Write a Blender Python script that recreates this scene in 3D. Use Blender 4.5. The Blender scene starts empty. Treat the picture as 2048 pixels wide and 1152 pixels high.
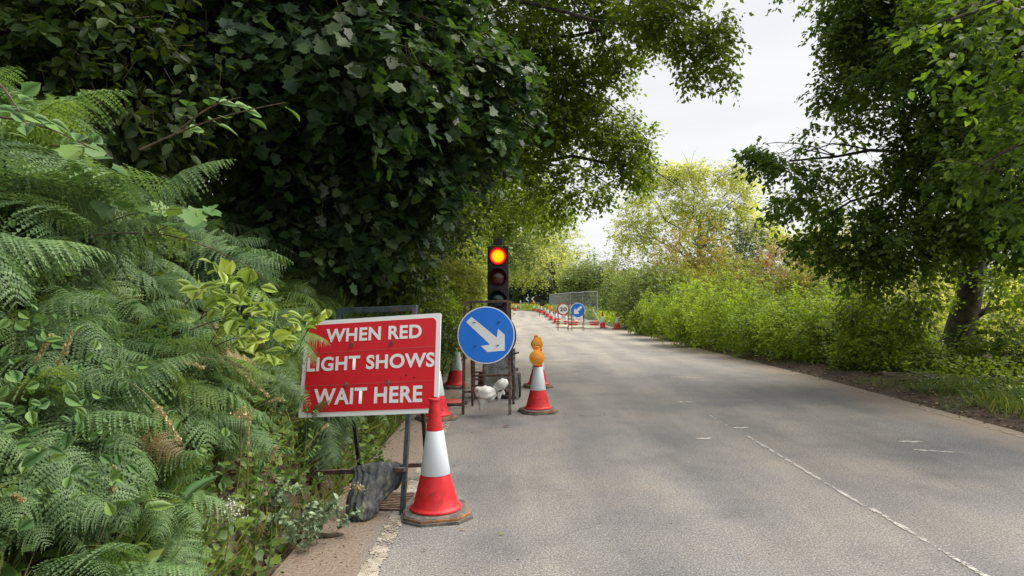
import bpy, math, random
import numpy as np
from mathutils import Vector, Matrix

R = math.radians
C = bpy.context.scene.collection
SC = bpy.context.scene

# ------------------------------------------------------------------ camera
F = 1384.0            # focal length in photo pixels (2048 wide)
CAMZ = 1.4
PITCH = math.atan((590 - 576) / F)
cam_d = bpy.data.cameras.new('camera')
cam_d.sensor_width = 36.0
cam_d.lens = 36.0 * F / 2048.0
cam_d.clip_start = 0.05
cam_d.clip_end = 3000
cam = bpy.data.objects.new('camera', cam_d)
cam.location = (0, 0, CAMZ)
cam.rotation_euler = (R(90) + PITCH, 0, 0)
C.objects.link(cam)
SC.camera = cam

# ------------------------------------------------------------------ world, sun, exposure
SUN_EL, SUN_AZ = 52, 74       # azimuth measured clockwise from +Y (ahead), so ahead and to the right
world = bpy.data.worlds.new('World')
SC.world = world
world.use_nodes = True
wn = world.node_tree.nodes; wl = world.node_tree.links
wn.clear()
wo = wn.new('ShaderNodeOutputWorld'); bg = wn.new('ShaderNodeBackground')
sky = wn.new('ShaderNodeTexSky'); sky.sky_type = 'NISHITA'; sky.sun_disc = False
sky.sun_elevation = R(SUN_EL); sky.sun_rotation = R(SUN_AZ); sky.air_density = 1.0; sky.dust_density = 2.0
tc = wn.new('ShaderNodeTexCoord'); mp = wn.new('ShaderNodeMapping'); mp.inputs['Scale'].default_value = (1, 1, 3.5)
ns = wn.new('ShaderNodeTexNoise'); ns.inputs['Scale'].default_value = 1.6; ns.inputs['Detail'].default_value = 5
rp = wn.new('ShaderNodeValToRGB')
rp.color_ramp.elements[0].position = 0.3; rp.color_ramp.elements[0].color = (5.2, 5.4, 5.7, 1)
rp.color_ramp.elements[1].position = 0.72; rp.color_ramp.elements[1].color = (6.7, 6.65, 6.5, 1)
mixw = wn.new('ShaderNodeMix'); mixw.data_type = 'RGBA'; mixw.inputs['Factor'].default_value = 0.92
wl.new(tc.outputs['Generated'], mp.inputs['Vector']); wl.new(mp.outputs['Vector'], ns.inputs['Vector'])
wl.new(ns.outputs['Fac'], rp.inputs['Fac'])
wl.new(sky.outputs['Color'], mixw.inputs[6]); wl.new(rp.outputs['Color'], mixw.inputs[7])
wl.new(mixw.outputs[2], bg.inputs['Color']); bg.inputs['Strength'].default_value = 0.079
wl.new(bg.outputs['Background'], wo.inputs['Surface'])

sd = bpy.data.lights.new('sun', 'SUN'); sd.energy = 3.3; sd.angle = R(55); sd.color = (1.0, 0.93, 0.82)
so = bpy.data.objects.new('sun', sd); C.objects.link(so)
sdir = Vector((math.sin(R(SUN_AZ)) * math.cos(R(SUN_EL)), math.cos(R(SUN_AZ)) * math.cos(R(SUN_EL)), math.sin(R(SUN_EL))))
so.rotation_euler = sdir.to_track_quat('Z', 'Y').to_euler()
so.location = sdir * 60

vs = SC.view_settings
vs.view_transform = 'Standard'; vs.look = 'None'; vs.gamma = 1.0; vs.exposure = 0.98
try: vs.use_curve_mapping = False
except Exception: pass
SC.cycles.max_bounces = 7; SC.cycles.diffuse_bounces = 4; SC.cycles.glossy_bounces = 2
SC.cycles.transmission_bounces = 5; SC.cycles.use_denoising = True
SC.cycles.sample_clamp_indirect = 4.0

# ------------------------------------------------------------------ geography
def zroad(y):
    y = np.asarray(y, dtype=float)
    a = -0.0105 * np.clip(y - 12, 0, 28)
    t = np.clip((y - 40) / 34, 0, 1)
    return a + 0.27 * t * t * (3 - 2 * t)

def cx(y):                    # centre line of the carriageway (bends left far off)
    y = np.asarray(y, dtype=float)
    d = np.clip(y - 44, 0, None)
    return 2.25 - d * d / 110.0

def vnoise(x, y, z=0.0, k=1.0):
    x = np.asarray(x) * k; y = np.asarray(y) * k; z = np.asarray(z) * k
    a = np.sin(x * 1.31 + 1.7 * np.sin(y * 0.83 + z * 0.61) + 0.4)
    b = np.sin(y * 1.57 + 1.4 * np.sin(z * 1.13 + x * 0.71) + 2.1)
    c = np.sin(z * 1.43 + 1.6 * np.sin(x * 0.97 + y * 1.07) + 4.2)
    d = np.sin((x + y) * 2.9 + 1.3 * np.sin(z * 2.3 - x * 2.1))
    return (a + b + c + 0.6 * d) / 3.6

def terrain(x, y):
    x = np.asarray(x, dtype=float); y = np.asarray(y, dtype=float)
    s = x - cx(y)
    z = zroad(y) - 0.03
    l = np.clip(-s - 3.55, 0, None)
    hb = 2.0 * (1 - np.exp(-l / 1.05)) + 0.13 * np.minimum(l, 30)
    t = np.clip((y - 3) / 7, 0, 1)
    fade = np.clip((70 - y) / 40, 0.12, 1) * (1.18 - 0.45 * t * t * (3 - 2 * t))
    z = z + hb * fade + 0.07 * vnoise(x, y, 0, 2.2) * np.clip(l, 0, 1)
    r = np.clip(s - 2.9, 0, None)
    z = z + 0.12 * np.clip(r / 0.5, 0, 1) - 0.055 * np.clip(r - 2.5, 0, 60) + 0.04 * vnoise(x, y, 3, 2.0) * np.clip(r, 0, 1)
    return z

def tz(x, y): return float(terrain(x, y))
def zr(y): return float(zroad(y))

def ray(px, py):
    u = (px - 1024) / F; v = (576 - py) / F
    d = Vector((u, 1, v))
    return Matrix.Rotation(PITCH, 3, 'X') @ d

def P(px, py, Y):             # point seen at a photo pixel, at distance Y ahead
    d = ray(px, py); k = Y / d.y
    return Vector((d.x * k, Y, CAMZ + d.z * k))

def G(px, py):                # road point seen at a photo pixel
    lo, hi = 1.0, 150.0
    d = ray(px, py)
    for _ in range(50):
        m = (lo + hi) / 2
        if CAMZ + d.z / d.y * m > zr(m): lo = m
        else: hi = m
    k = lo / d.y
    return Vector((d.x * k, lo, zr(lo)))

# ------------------------------------------------------------------ tags
def tag(o, label=None, cat=None, group=None, kind=None):
    if label: o['label'] = label
    if cat: o['category'] = cat
    if group: o['group'] = group
    if kind: o['kind'] = kind
    return o

def empty(name, loc=(0, 0, 0), rz=0.0, label=None, cat=None, group=None):
    o = bpy.data.objects.new(name, None); C.objects.link(o)
    o.empty_display_size = 0.1
    o.location = loc; o.rotation_euler = (0, 0, rz)
    return tag(o, label, cat, group)

def copy_tree(o, parent=None):
    c = o.copy(); C.objects.link(c); c.parent = parent
    for ch in list(o.children): copy_tree(ch, c)
    return c

# ------------------------------------------------------------------ materials
def nodes(name):
    m = bpy.data.materials.new(name); m.use_nodes = True
    nt = m.node_tree; nt.nodes.clear()
    out = nt.nodes.new('ShaderNodeOutputMaterial')
    return m, nt, out

def N(nt, typ, **kw):
    n = nt.nodes.new(typ)
    for k, v in kw.items():
        if k in n.inputs: n.inputs[k].default_value = v
        else: setattr(n, k, v)
    return n

def rgba(c): return (c[0], c[1], c[2], 1)

def noise(nt, scale, detail=4, rough=0.55, vec=None, stretch=None, coord='Object'):
    t = N(nt, 'ShaderNodeTexCoord')
    src = t.outputs[coord] if coord != 'pos' else N(nt, 'ShaderNodeNewGeometry').outputs['Position']
    if stretch:
        mpn = N(nt, 'ShaderNodeMapping'); mpn.inputs['Scale'].default_value = stretch
        nt.links.new(src, mpn.inputs['Vector']); src = mpn.outputs['Vector']
    n = N(nt, 'ShaderNodeTexNoise', Scale=scale, Detail=detail, Roughness=rough)
    nt.links.new(src, n.inputs['Vector'])
    return n.outputs['Fac']

def mathn(nt, op, a, b=None, clamp=False):
    n = N(nt, 'ShaderNodeMath', operation=op); n.use_clamp = clamp
    for i, v in enumerate((a, b)):
        if v is None: continue
        if isinstance(v, (int, float)): n.inputs[i].default_value = v
        else: nt.links.new(v, n.inputs[i])
    return n.outputs[0]

def ramp(nt, fac, stops, interp='LINEAR'):
    r = N(nt, 'ShaderNodeValToRGB'); r.color_ramp.interpolation = interp
    e = r.color_ramp.elements
    while len(e) < len(stops): e.new(0.5)
    for el, (p, c) in zip(e, stops):
        el.position = p; el.color = rgba(c) if not isinstance(c, (int, float)) else (c, c, c, 1)
    nt.links.new(fac, r.inputs['Fac'])
    return r.outputs['Color']

def mixc(nt, fac, a, b, mode='MIX'):
    m = N(nt, 'ShaderNodeMix', data_type='RGBA', blend_type=mode)
    for sock, v in ((m.inputs[0], fac), (m.inputs[6], a), (m.inputs[7], b)):
        if isinstance(v, (int, float)): sock.default_value = v
        elif isinstance(v, tuple): sock.default_value = rgba(v)
        else: nt.links.new(v, sock)
    return m.outputs[2]

def bumpn(nt, h, strength, dist=0.01):
    b = N(nt, 'ShaderNodeBump', Strength=strength, Distance=dist)
    nt.links.new(h, b.inputs['Height']); return b.outputs['Normal']

def surf(name, c1, c2=None, scale=20, rough=0.7, metal=0.0, bump=0.15, lo=0.4, hi=0.62, spec=0.4, bdist=0.004, coord='Object', c3=None, s3=90):
    m, nt, out = nodes(name)
    b = N(nt, 'ShaderNodeBsdfPrincipled', Roughness=rough, Metallic=metal)
    b.inputs['Specular IOR Level'].default_value = spec
    f = noise(nt, scale, 6, 0.6, coord=coord)
    col = ramp(nt, f, [(lo, c1), (hi, c2 or c1)])
    if c3:
        f3 = noise(nt, s3, 3, 0.6, coord=coord)
        col = mixc(nt, ramp(nt, f3, [(0.56, 0.0), (0.68, 1.0)]), col, c3)
    nt.links.new(col, b.inputs['Base Color'])
    nt.links.new(bumpn(nt, f, bump, bdist), b.inputs['Normal'])
    nt.links.new(b.outputs[0], out.inputs['Surface'])
    return m

def leafmat(name, dark, mid, light, trans=0.4, tint=(1.25, 1.2, 0.55), rough=0.45, spec=0.35, patch=0.6, patchscale=0.5):
    m, nt, out = nodes(name)
    at = N(nt, 'ShaderNodeAttribute', attribute_name='rnd')
    oi = N(nt, 'ShaderNodeObjectInfo')
    col = ramp(nt, at.outputs['Fac'], [(0.0, dark), (0.5, mid), (1.0, light)])
    pn = noise(nt, patchscale, 3, 0.6, coord='pos')
    k = ramp(nt, pn, [(0.35, (1 - 0.45 * patch,) * 3), (0.65, (1 + 0.35 * patch, 1 + 0.35 * patch, 1 + 0.1 * patch))])
    col = mixc(nt, 1.0, col, k, 'MULTIPLY')
    k2 = ramp(nt, oi.outputs['Random'], [(0, (0.82, 0.86, 0.8)), (1, (1.2, 1.14, 1.1))])
    col = mixc(nt, 1.0, col, k2, 'MULTIPLY')
    b = N(nt, 'ShaderNodeBsdfPrincipled', Roughness=rough)
    b.inputs['Specular IOR Level'].default_value = spec
    t = N(nt, 'ShaderNodeBsdfTranslucent')
    nt.links.new(col, b.inputs['Base Color'])
    nt.links.new(mixc(nt, 1.0, col, tint, 'MULTIPLY'), t.inputs['Color'])
    mx = N(nt, 'ShaderNodeMixShader'); mx.inputs[0].default_value = trans
    nt.links.new(b.outputs[0], mx.inputs[1]); nt.links.new(t.outputs[0], mx.inputs[2])
    nt.links.new(mx.outputs[0], out.inputs['Surface'])
    return m

M = {}
M['fern'] = leafmat('fern_green', (0.066, 0.132, 0.060), (0.128, 0.225, 0.105), (0.215, 0.325, 0.155), 0.35, (1.2, 1.25, 0.6), patch=0.5, patchscale=0.9, rough=0.55)
M['fern2'] = leafmat('fern_yellowgreen', (0.09, 0.17, 0.05), (0.16, 0.26, 0.075), (0.24, 0.34, 0.11), 0.4, patch=0.4)
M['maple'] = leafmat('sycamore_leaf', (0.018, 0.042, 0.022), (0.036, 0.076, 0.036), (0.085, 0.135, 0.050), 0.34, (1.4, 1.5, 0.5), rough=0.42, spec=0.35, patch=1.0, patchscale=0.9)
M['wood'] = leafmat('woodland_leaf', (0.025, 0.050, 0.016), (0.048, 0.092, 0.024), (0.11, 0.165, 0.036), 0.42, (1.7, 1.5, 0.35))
M['overhang'] = leafmat('overhang_leaf', (0.045, 0.085, 0.016), (0.10, 0.165, 0.024), (0.19, 0.26, 0.04), 0.6, (1.9, 1.8, 0.4))
M['beech'] = leafmat('beech_leaf', (0.032, 0.068, 0.022), (0.078, 0.142, 0.03), (0.17, 0.26, 0.052), 0.52, (1.75, 1.75, 0.45))
M['bush'] = leafmat('hedge_leaf', (0.10, 0.18, 0.022), (0.24, 0.36, 0.036), (0.42, 0.54, 0.075), 0.45, (1.35, 1.3, 0.45), patch=.9, patchscale=1.4)
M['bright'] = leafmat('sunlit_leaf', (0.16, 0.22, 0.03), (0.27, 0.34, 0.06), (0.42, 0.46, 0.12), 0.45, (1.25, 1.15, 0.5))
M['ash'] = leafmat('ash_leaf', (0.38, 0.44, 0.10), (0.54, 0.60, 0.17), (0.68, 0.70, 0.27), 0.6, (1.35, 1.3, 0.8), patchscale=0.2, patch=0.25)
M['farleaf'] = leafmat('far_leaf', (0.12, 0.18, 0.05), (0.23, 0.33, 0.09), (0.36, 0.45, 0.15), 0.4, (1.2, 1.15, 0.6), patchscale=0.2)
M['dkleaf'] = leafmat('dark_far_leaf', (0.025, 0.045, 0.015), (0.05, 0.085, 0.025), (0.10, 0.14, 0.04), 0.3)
M['autumn'] = leafmat('turning_leaf', (0.24, 0.28, 0.04), (0.40, 0.38, 0.06), (0.60, 0.40, 0.10), 0.4, (1.2, 1.0, 0.5))
M['rust_leaf'] = leafmat('pinkish_leaf', (0.22, 0.22, 0.07), (0.36, 0.28, 0.12), (0.46, 0.34, 0.18), 0.4, (1.1, 1.0, 0.7))
M['red_leaf'] = leafmat('red_leaf', (0.4, 0.05, 0.03), (0.5, 0.09, 0.05), (0.55, 0.16, 0.09), 0.4, (1.0, 0.8, 0.7))
M['yellow'] = leafmat('yellow_weed', (0.30, 0.32, 0.05), (0.45, 0.45, 0.09), (0.65, 0.60, 0.18), 0.4, (1.2, 1.1, 0.6))
M['bramble'] = leafmat('bramble_leaf', (0.20, 0.31, 0.055), (0.30, 0.42, 0.085), (0.40, 0.50, 0.13), 0.35, (1.2, 1.15, 0.6), patch=0.2)
M['broad'] = leafmat('broad_leaf', (0.07, 0.16, 0.06), (0.12, 0.23, 0.08), (0.19, 0.31, 0.09), 0.3, patch=0.3)
M['cover'] = leafmat('ground_cover_leaf', (0.05, 0.10, 0.03), (0.11, 0.19, 0.045), (0.20, 0.29, 0.07), 0.35, patch=0.6, patchscale=1.3)
M['grass'] = leafmat('grass_blade', (0.08, 0.14, 0.035), (0.15, 0.24, 0.055), (0.32, 0.36, 0.13), 0.35, patch=0.5, patchscale=1.3)
M['silver'] = leafmat('silvery_leaf', (0.17, 0.25, 0.15), (0.27, 0.36, 0.23), (0.38, 0.46, 0.32), 0.2, (1, 1, 0.9), patch=0.2)
M['litter'] = leafmat('leaf_litter', (0.07, 0.04, 0.02), (0.16, 0.09, 0.05), (0.34, 0.26, 0.15), 0.1, (1, 1, 1), patch=0.4)
M['deadfern'] = leafmat('dead_bracken', (0.13, 0.10, 0.045), (0.22, 0.17, 0.08), (0.32, 0.27, 0.13), 0.25, (1.1, 1, .7), patch=.3)
M['straw'] = leafmat('straw', (0.30, 0.26, 0.13), (0.45, 0.38, 0.2), (0.6, 0.52, 0.32), 0.2, (1, 1, 0.8), patch=0.1)
M['blossom'] = leafmat('white_blossom', (0.5, 0.5, 0.42), (0.65, 0.65, 0.58), (0.8, 0.8, 0.75), 0.2, (1, 1, 1), patch=0.1)
M['bark'] = surf('bark', (0.02, 0.016, 0.012), (0.07, 0.055, 0.038), 9, 0.9, bump=0.8, bdist=0.03, c3=(0.06, 0.08, 0.025), s3=3)
M['barklight'] = surf('pale_bark', (0.026, 0.023, 0.014), (0.075, 0.064, 0.040), 6, 0.9, bump=0.8, bdist=0.03, c3=(0.08, 0.11, 0.025), s3=2.5)
M['twig'] = surf('twig', (0.06, 0.04, 0.025), (0.14, 0.10, 0.06), 30, 0.8)
M['twiglight'] = surf('pale_twig', (0.16, 0.14, 0.10), (0.28, 0.24, 0.18), 5, 0.8)
M['stem'] = surf('green_stem', (0.14, 0.17, 0.06), (0.24, 0.2, 0.1), 30, 0.7)
M['steel'] = surf('painted_steel', (0.035, 0.05, 0.065), (0.075, 0.095, 0.115), 14, 0.5, 0.3, c3=(0.16, 0.07, 0.035), s3=18)
M['darksteel'] = surf('dark_steel', (0.012, 0.012, 0.014), (0.04, 0.035, 0.032), 20, 0.6, 0.2, c3=(0.12, 0.05, 0.03), s3=14)
M['rust'] = surf('rusty_steel', (0.07, 0.045, 0.04), (0.17, 0.10, 0.075), 22, 0.8, 0.1, bump=0.4, c3=(0.2, 0.2, 0.2), s3=12)
M['galv'] = surf('galvanised', (0.20, 0.22, 0.22), (0.36, 0.38, 0.37), 9, 0.5, 0.45, c3=(0.17, 0.15, 0.12), s3=8)
M['fencemetal'] = surf('fence_metal', (0.32, 0.35, 0.36), (0.5, 0.52, 0.53), 6, 0.5, 0.3)
M['black'] = surf('black_plastic', (0.008, 0.008, 0.010), (0.02, 0.02, 0.024), 20, 0.45, bump=0.05)
M['rubber'] = surf('black_rubber', (0.025, 0.025, 0.026), (0.06, 0.058, 0.055), 25, 0.85, bump=0.4)
M['conebase'] = surf('cone_base_rubber', (0.085, 0.08, 0.075), (0.17, 0.155, 0.14), 16, 0.9, bump=0.5, c3=(0.24, 0.19, 0.15), s3=30, bdist=0.006)
M['coneedge'] = surf('cone_base_worn_edge', (0.15, 0.09, 0.06), (0.42, 0.18, 0.075), 14, 0.85, bump=0.4, c3=(0.10, 0.08, 0.07), s3=35)
M['conered'] = surf('cone_red', (0.58, 0.014, 0.022), (0.68, 0.03, 0.035), 10, 0.5, bump=0.1, c3=(0.36, 0.03, 0.025), s3=24)
M['orange'] = surf('lamp_orange_plastic', (0.85, 0.36, 0.012), (0.92, 0.46, 0.03), 20, 0.4, bump=0.05)
M['orangeplastic'] = surf('faded_barrier', (0.70, 0.64, 0.48), (0.80, 0.74, 0.6), 5, 0.5, c3=(0.5, 0.42, 0.3), s3=9)
M['redplastic'] = surf('red_barrier', (0.55, 0.05, 0.04), (0.68, 0.09, 0.06), 5, 0.5)
M['back'] = surf('sign_back', (0.015, 0.013, 0.014), (0.035, 0.03, 0.03), 8, 0.6)
M['signblack'] = surf('sign_black', (0.012, 0.012, 0.013), (0.02, 0.02, 0.02), 8, 0.5)
M['iron'] = surf('cast_iron', (0.09, 0.06, 0.045), (0.2, 0.14, 0.10), 30, 0.85, bump=0.5)
M['hole'] = surf('dark_void', (0.006, 0.005, 0.004), (0.01, 0.009, 0.008), 8, 0.95)
M['bagdark'] = surf('dark_sack', (0.028, 0.034, 0.040), (0.085, 0.095, 0.095), 9, 0.75, bump=0.5, c3=(0.13, 0.11, 0.08), s3=7)
def sackmat():
    m, nt, out = nodes('dusty_dark_sack'); b = N(nt, 'ShaderNodeBsdfPrincipled', Roughness=0.8)
    n1 = noise(nt, 26, 6, 0.7, stretch=(1.0, 1.0, 0.16)); n2 = noise(nt, 9, 4, 0.6); n3 = noise(nt, 320, 2, 0.5)
    col = ramp(nt, n1, [(0.34, (0.022, 0.030, 0.038)), (0.52, (0.075, 0.085, 0.09)), (0.7, (0.20, 0.185, 0.15))])
    col = mixc(nt, 1.0, col, ramp(nt, n2, [(0.35, 0.6), (0.7, 1.25)]), 'MULTIPLY')
    nt.links.new(col, b.inputs['Base Color'])
    nt.links.new(bumpn(nt, mathn(nt, 'ADD', n1, mathn(nt, 'MULTIPLY', n3, 0.25)), 0.9, 0.012), b.inputs['Normal'])
    nt.links.new(b.outputs[0], out.inputs['Surface']); return m
M['bagdark'] = sackmat()
M['bagwhite'] = surf('white_sack', (0.52, 0.50, 0.46), (0.72, 0.72, 0.70), 12, 0.8, bump=0.5, c3=(0.35, 0.30, 0.24), s3=9, lo=0.35, hi=0.6)

def painted(name, base, worn, scale=7, amount=0.66, rough=0.4, dirt=(0.25, 0.2, 0.17)):
    m, nt, out = nodes(name)
    b = N(nt, 'ShaderNodeBsdfPrincipled', Roughness=rough)
    n1 = noise(nt, scale, 8, 0.7, stretch=(1, 1, 0.35)); n2 = noise(nt, 2.2, 4)
    n3 = noise(nt, 60, 3, stretch=(1.0, 1.0, 0.15))
    col = mixc(nt, ramp(nt, n2, [(0.35, 0.0), (0.75, 0.10)]), base, worn)
    col = mixc(nt, ramp(nt, n1, [(amount, 0.0), (amount + 0.08, 0.75)]), col, worn)
    col = mixc(nt, ramp(nt, n3, [(0.68, 0.0), (0.8, 0.4)]), col, dirt)
    nt.links.new(col, b.inputs['Base Color'])
    nt.links.new(ramp(nt, n1, [(0.3, rough - 0.1), (0.8, rough + 0.25)]), b.inputs['Roughness'])
    nt.links.new(bumpn(nt, n2, 0.2, 0.01), b.inputs['Normal'])
    nt.links.new(b.outputs[0], out.inputs['Surface'])
    return m
M['signred'] = painted('sign_red', (0.68, 0.004, 0.016), (0.74, 0.09, 0.11), 6, 0.70, rough=.55)
M['signwhite'] = painted('sign_white', (0.84, 0.86, 0.88), (0.55, 0.50, 0.47), 8, 0.66)
M['signblue'] = painted('sign_blue', (0.003, 0.185, 0.80), (0.02, 0.28, 0.84), 5, 0.66, rough=.55)
M['sleeve'] = painted('reflective_sleeve', (0.66, 0.72, 0.78), (0.42, 0.40, 0.42), 9, 0.56, rough=0.5)
M['rim_red'] = painted('faded_red_ring', (0.50, 0.10, 0.09), (0.6, 0.3, 0.28), 8, 0.6)

def lensmat(name, col, rough=0.12):
    m, nt, out = nodes(name)
    b = N(nt, 'ShaderNodeBsdfPrincipled', Roughness=rough)
    b.inputs['Base Color'].default_value = rgba(col); b.inputs['Coat Weight'].default_value = 0.8
    w = N(nt, 'ShaderNodeTexWave', Scale=35.0, Distortion=0.0); t = N(nt, 'ShaderNodeTexCoord')
    nt.links.new(t.outputs['Object'], w.inputs['Vector'])
    nt.links.new(bumpn(nt, w.outputs['Fac'], 0.35, 0.003), b.inputs['Normal'])
    nt.links.new(b.outputs[0], out.inputs['Surface']); return m
M['amberlens'] = lensmat('amber_lens', (0.88, 0.30, 0.008), 0.25)
M['amberoff'] = lensmat('unlit_amber_lens', (0.09, 0.012, 0.006))
M['greenoff'] = lensmat('unlit_green_lens', (0.006, 0.028, 0.035))

def emis(name, col, s):
    m, nt, out = nodes(name)
    e = N(nt, 'ShaderNodeEmission', Strength=s); e.inputs['Color'].default_value = rgba(col)
    nt.links.new(e.outputs[0], out.inputs['Surface']); return m
def redlamp():
    m, nt, out = nodes('lit_red_lens')
    t = N(nt, 'ShaderNodeTexCoord')
    ln = N(nt, 'ShaderNodeVectorMath', operation='LENGTH')
    nt.links.new(t.outputs['Object'], ln.inputs[0])
    col = ramp(nt, ln.outputs['Value'], [(0.0, (2.6, 0.80, 0.01)), (0.080, (2.5, 0.42, 0.005)), (0.092, (2.0, 0.03, 0.01)), (0.1, (1.2, 0.004, 0.012))])
    w = N(nt, 'ShaderNodeTexWave', Scale=38.0); w.bands_direction = 'Z'
    nt.links.new(t.outputs['Object'], w.inputs['Vector'])
    k = ramp(nt, w.outputs['Fac'], [(0, 0.5), (1, 1.05)])
    col = mixc(nt, 1.0, col, k, 'MULTIPLY')
    e = N(nt, 'ShaderNodeEmission', Strength=1.0)
    nt.links.new(col, e.inputs['Color']); nt.links.new(e.outputs[0], out.inputs['Surface']); return m
M['redlit'] = redlamp()

def road_material():
    m, nt, out = nodes('worn_asphalt')
    geo = N(nt, 'ShaderNodeNewGeometry')
    sep = N(nt, 'ShaderNodeSeparateXYZ'); nt.links.new(geo.outputs['Position'], sep.inputs[0])
    X = sep.outputs['X']; Y = sep.outputs['Y']
    fine = noise(nt, 95, 3, 0.7, coord='pos'); finer = noise(nt, 230, 2, 0.6, coord='pos')
    big = noise(nt, 0.55, 5, 0.6, coord='pos'); streak = noise(nt, 1.3, 5, 0.6, coord='pos', stretch=(1.5, 0.22, 1))
    streak2 = noise(nt, 3.5, 6, 0.7, coord='pos', stretch=(1.2, 0.5, 1))
    mid = noise(nt, 38, 3, 0.7, coord='pos')
    base = ramp(nt, fine, [(0.30, (0.086, 0.086, 0.087)), (0.5, (0.190, 0.189, 0.189)), (0.70, (0.41, 0.405, 0.40))])
    warm = ramp(nt, big, [(0.38, (0.88, 0.89, 0.92)), (0.68, (1.12, 1.06, 0.98))])
    col = mixc(nt, 1.0, base, warm, 'MULTIPLY')
    st = ramp(nt, streak, [(0.35, (0.90, 0.90, 0.91)), (0.68, (1.14, 1.12, 1.09))])
    col = mixc(nt, 1.0, col, st, 'MULTIPLY')
    st2 = ramp(nt, streak2, [(0.3, 0.92), (0.7, 1.08)])
    col = mixc(nt, 1.0, col, st2, 'MULTIPLY')
    col = mixc(nt, 1.0, col, ramp(nt, mid, [(0.3, 0.78), (0.7, 1.2)]), 'MULTIPLY')
    # dust tint growing with distance; sunlit look of the far road put into colour
    dist = N(nt, 'ShaderNodeMapRange'); dist.inputs['From Min'].default_value = 9; dist.inputs['From Max'].default_value = 30
    nt.links.new(Y, dist.inputs['Value'])
    dn = noise(nt, 0.8, 5, 0.6, coord='pos', stretch=(1.8, 0.3, 1))
    dm = mathn(nt, 'MULTIPLY', dist.outputs[0], ramp(nt, dn, [(0.3, 0.15), (0.62, 0.75)]))
    col = mixc(nt, dm, col, (0.40, 0.365, 0.315))
    # polished wheel tracks of both lanes, hairline cracks
    tw = N(nt, 'ShaderNodeTexWave', Scale=0.345, Distortion=1.2); tw.inputs['Detail'].default_value = 3; tw.inputs['Detail Scale'].default_value = 0.4; tw.inputs['Phase Offset'].default_value = 1.2
    nt.links.new(geo.outputs['Position'], tw.inputs['Vector'])
    col = mixc(nt, 1.0, col, ramp(nt, tw.outputs['Fac'], [(0.15, (0.93, 0.93, 0.94)), (0.85, (1.07, 1.06, 1.05))]), 'MULTIPLY')
    cv = N(nt, 'ShaderNodeTexVoronoi', Scale=0.75); cv.feature = 'DISTANCE_TO_EDGE'
    dis = N(nt, 'ShaderNodeVectorMath', operation='ADD'); nz = N(nt, 'ShaderNodeTexNoise', Scale=3.0, Detail=5.0)
    nt.links.new(geo.outputs['Position'], nz.inputs['Vector']); sc3 = N(nt, 'ShaderNodeVectorMath', operation='SCALE'); sc3.inputs['Scale'].default_value = 0.5
    nt.links.new(nz.outputs['Color'], sc3.inputs[0]); nt.links.new(geo.outputs['Position'], dis.inputs[0]); nt.links.new(sc3.outputs[0], dis.inputs[1]); nt.links.new(dis.outputs[0], cv.inputs['Vector'])
    crk = mathn(nt, 'MULTIPLY', ramp(nt, cv.outputs['Distance'], [(0.0, 0.55), (0.008, 0.0)]), ramp(nt, noise(nt, 0.35, 2, coord='pos'), [(0.55, 0.0), (0.62, 1.0)]))
    col = mixc(nt, crk, col, (0.05, 0.048, 0.045))
    sn = noise(nt, 1.1, 6, 0.65, coord='pos'); col = mixc(nt, 1.0, col, ramp(nt, sn, [(0.36, (0.86, 0.85, 0.84)), (0.5, (1, 1, 1)), (0.7, (1.07, 1.05, 1.02))]), 'MULTIPLY')
    # edge dirt
    en = noise(nt, 2.6, 6, 0.65, coord='pos', stretch=(1, 0.5, 1))
    e0 = mathn(nt, 'ADD', X, mathn(nt, 'MULTIPLY', mathn(nt, 'SUBTRACT', en, 0.5), -0.55))
    lm = N(nt, 'ShaderNodeMapRange'); lm.inputs['From Min'].default_value = -0.66; lm.inputs['From Max'].default_value = -0.84
    nt.links.new(e0, lm.inputs['Value'])
    dirtc = ramp(nt, noise(nt, 60, 5, 0.7, coord='pos'), [(0.3, (0.10, 0.070, 0.05)), (0.55, (0.25, 0.19, 0.145)), (0.75, (0.42, 0.34, 0.27))])
    col = mixc(nt, mathn(nt, 'MULTIPLY', lm.outputs[0], 0.85), col, dirtc)
    e1 = mathn(nt, 'ADD', X, mathn(nt, 'MULTIPLY', mathn(nt, 'SUBTRACT', en, 0.5), 0.9))
    rm = N(nt, 'ShaderNodeMapRange'); rm.inputs['From Min'].default_value = 4.35; rm.inputs['From Max'].default_value = 5.05
    nt.links.new(e1, rm.inputs['Value'])
    col = mixc(nt, mathn(nt, 'MULTIPLY', rm.outputs[0], 0.55), col, (0.30, 0.22, 0.155))
    # small dark flecks and chips
    v = N(nt, 'ShaderNodeTexVoronoi', Scale=6.0); nt.links.new(geo.outputs['Position'], v.inputs['Vector'])
    col = mixc(nt, ramp(nt, v.outputs['Distance'], [(0.03, 0.7), (0.06, 0.0)]), col, (0.07, 0.06, 0.05))
    b = N(nt, 'ShaderNodeBsdfPrincipled', Roughness=0.78)
    b.inputs['Specular IOR Level'].default_value = 0.3
    nt.links.new(col, b.inputs['Base Color'])
    hh = mathn(nt, 'ADD', fine, mathn(nt, 'MULTIPLY', finer, 0.5))
    nt.links.new(bumpn(nt, hh, 0.6, 0.006), b.inputs['Normal'])
    nt.links.new(b.outputs[0], out.inputs['Surface']); return m
M['road'] = road_material()

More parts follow.
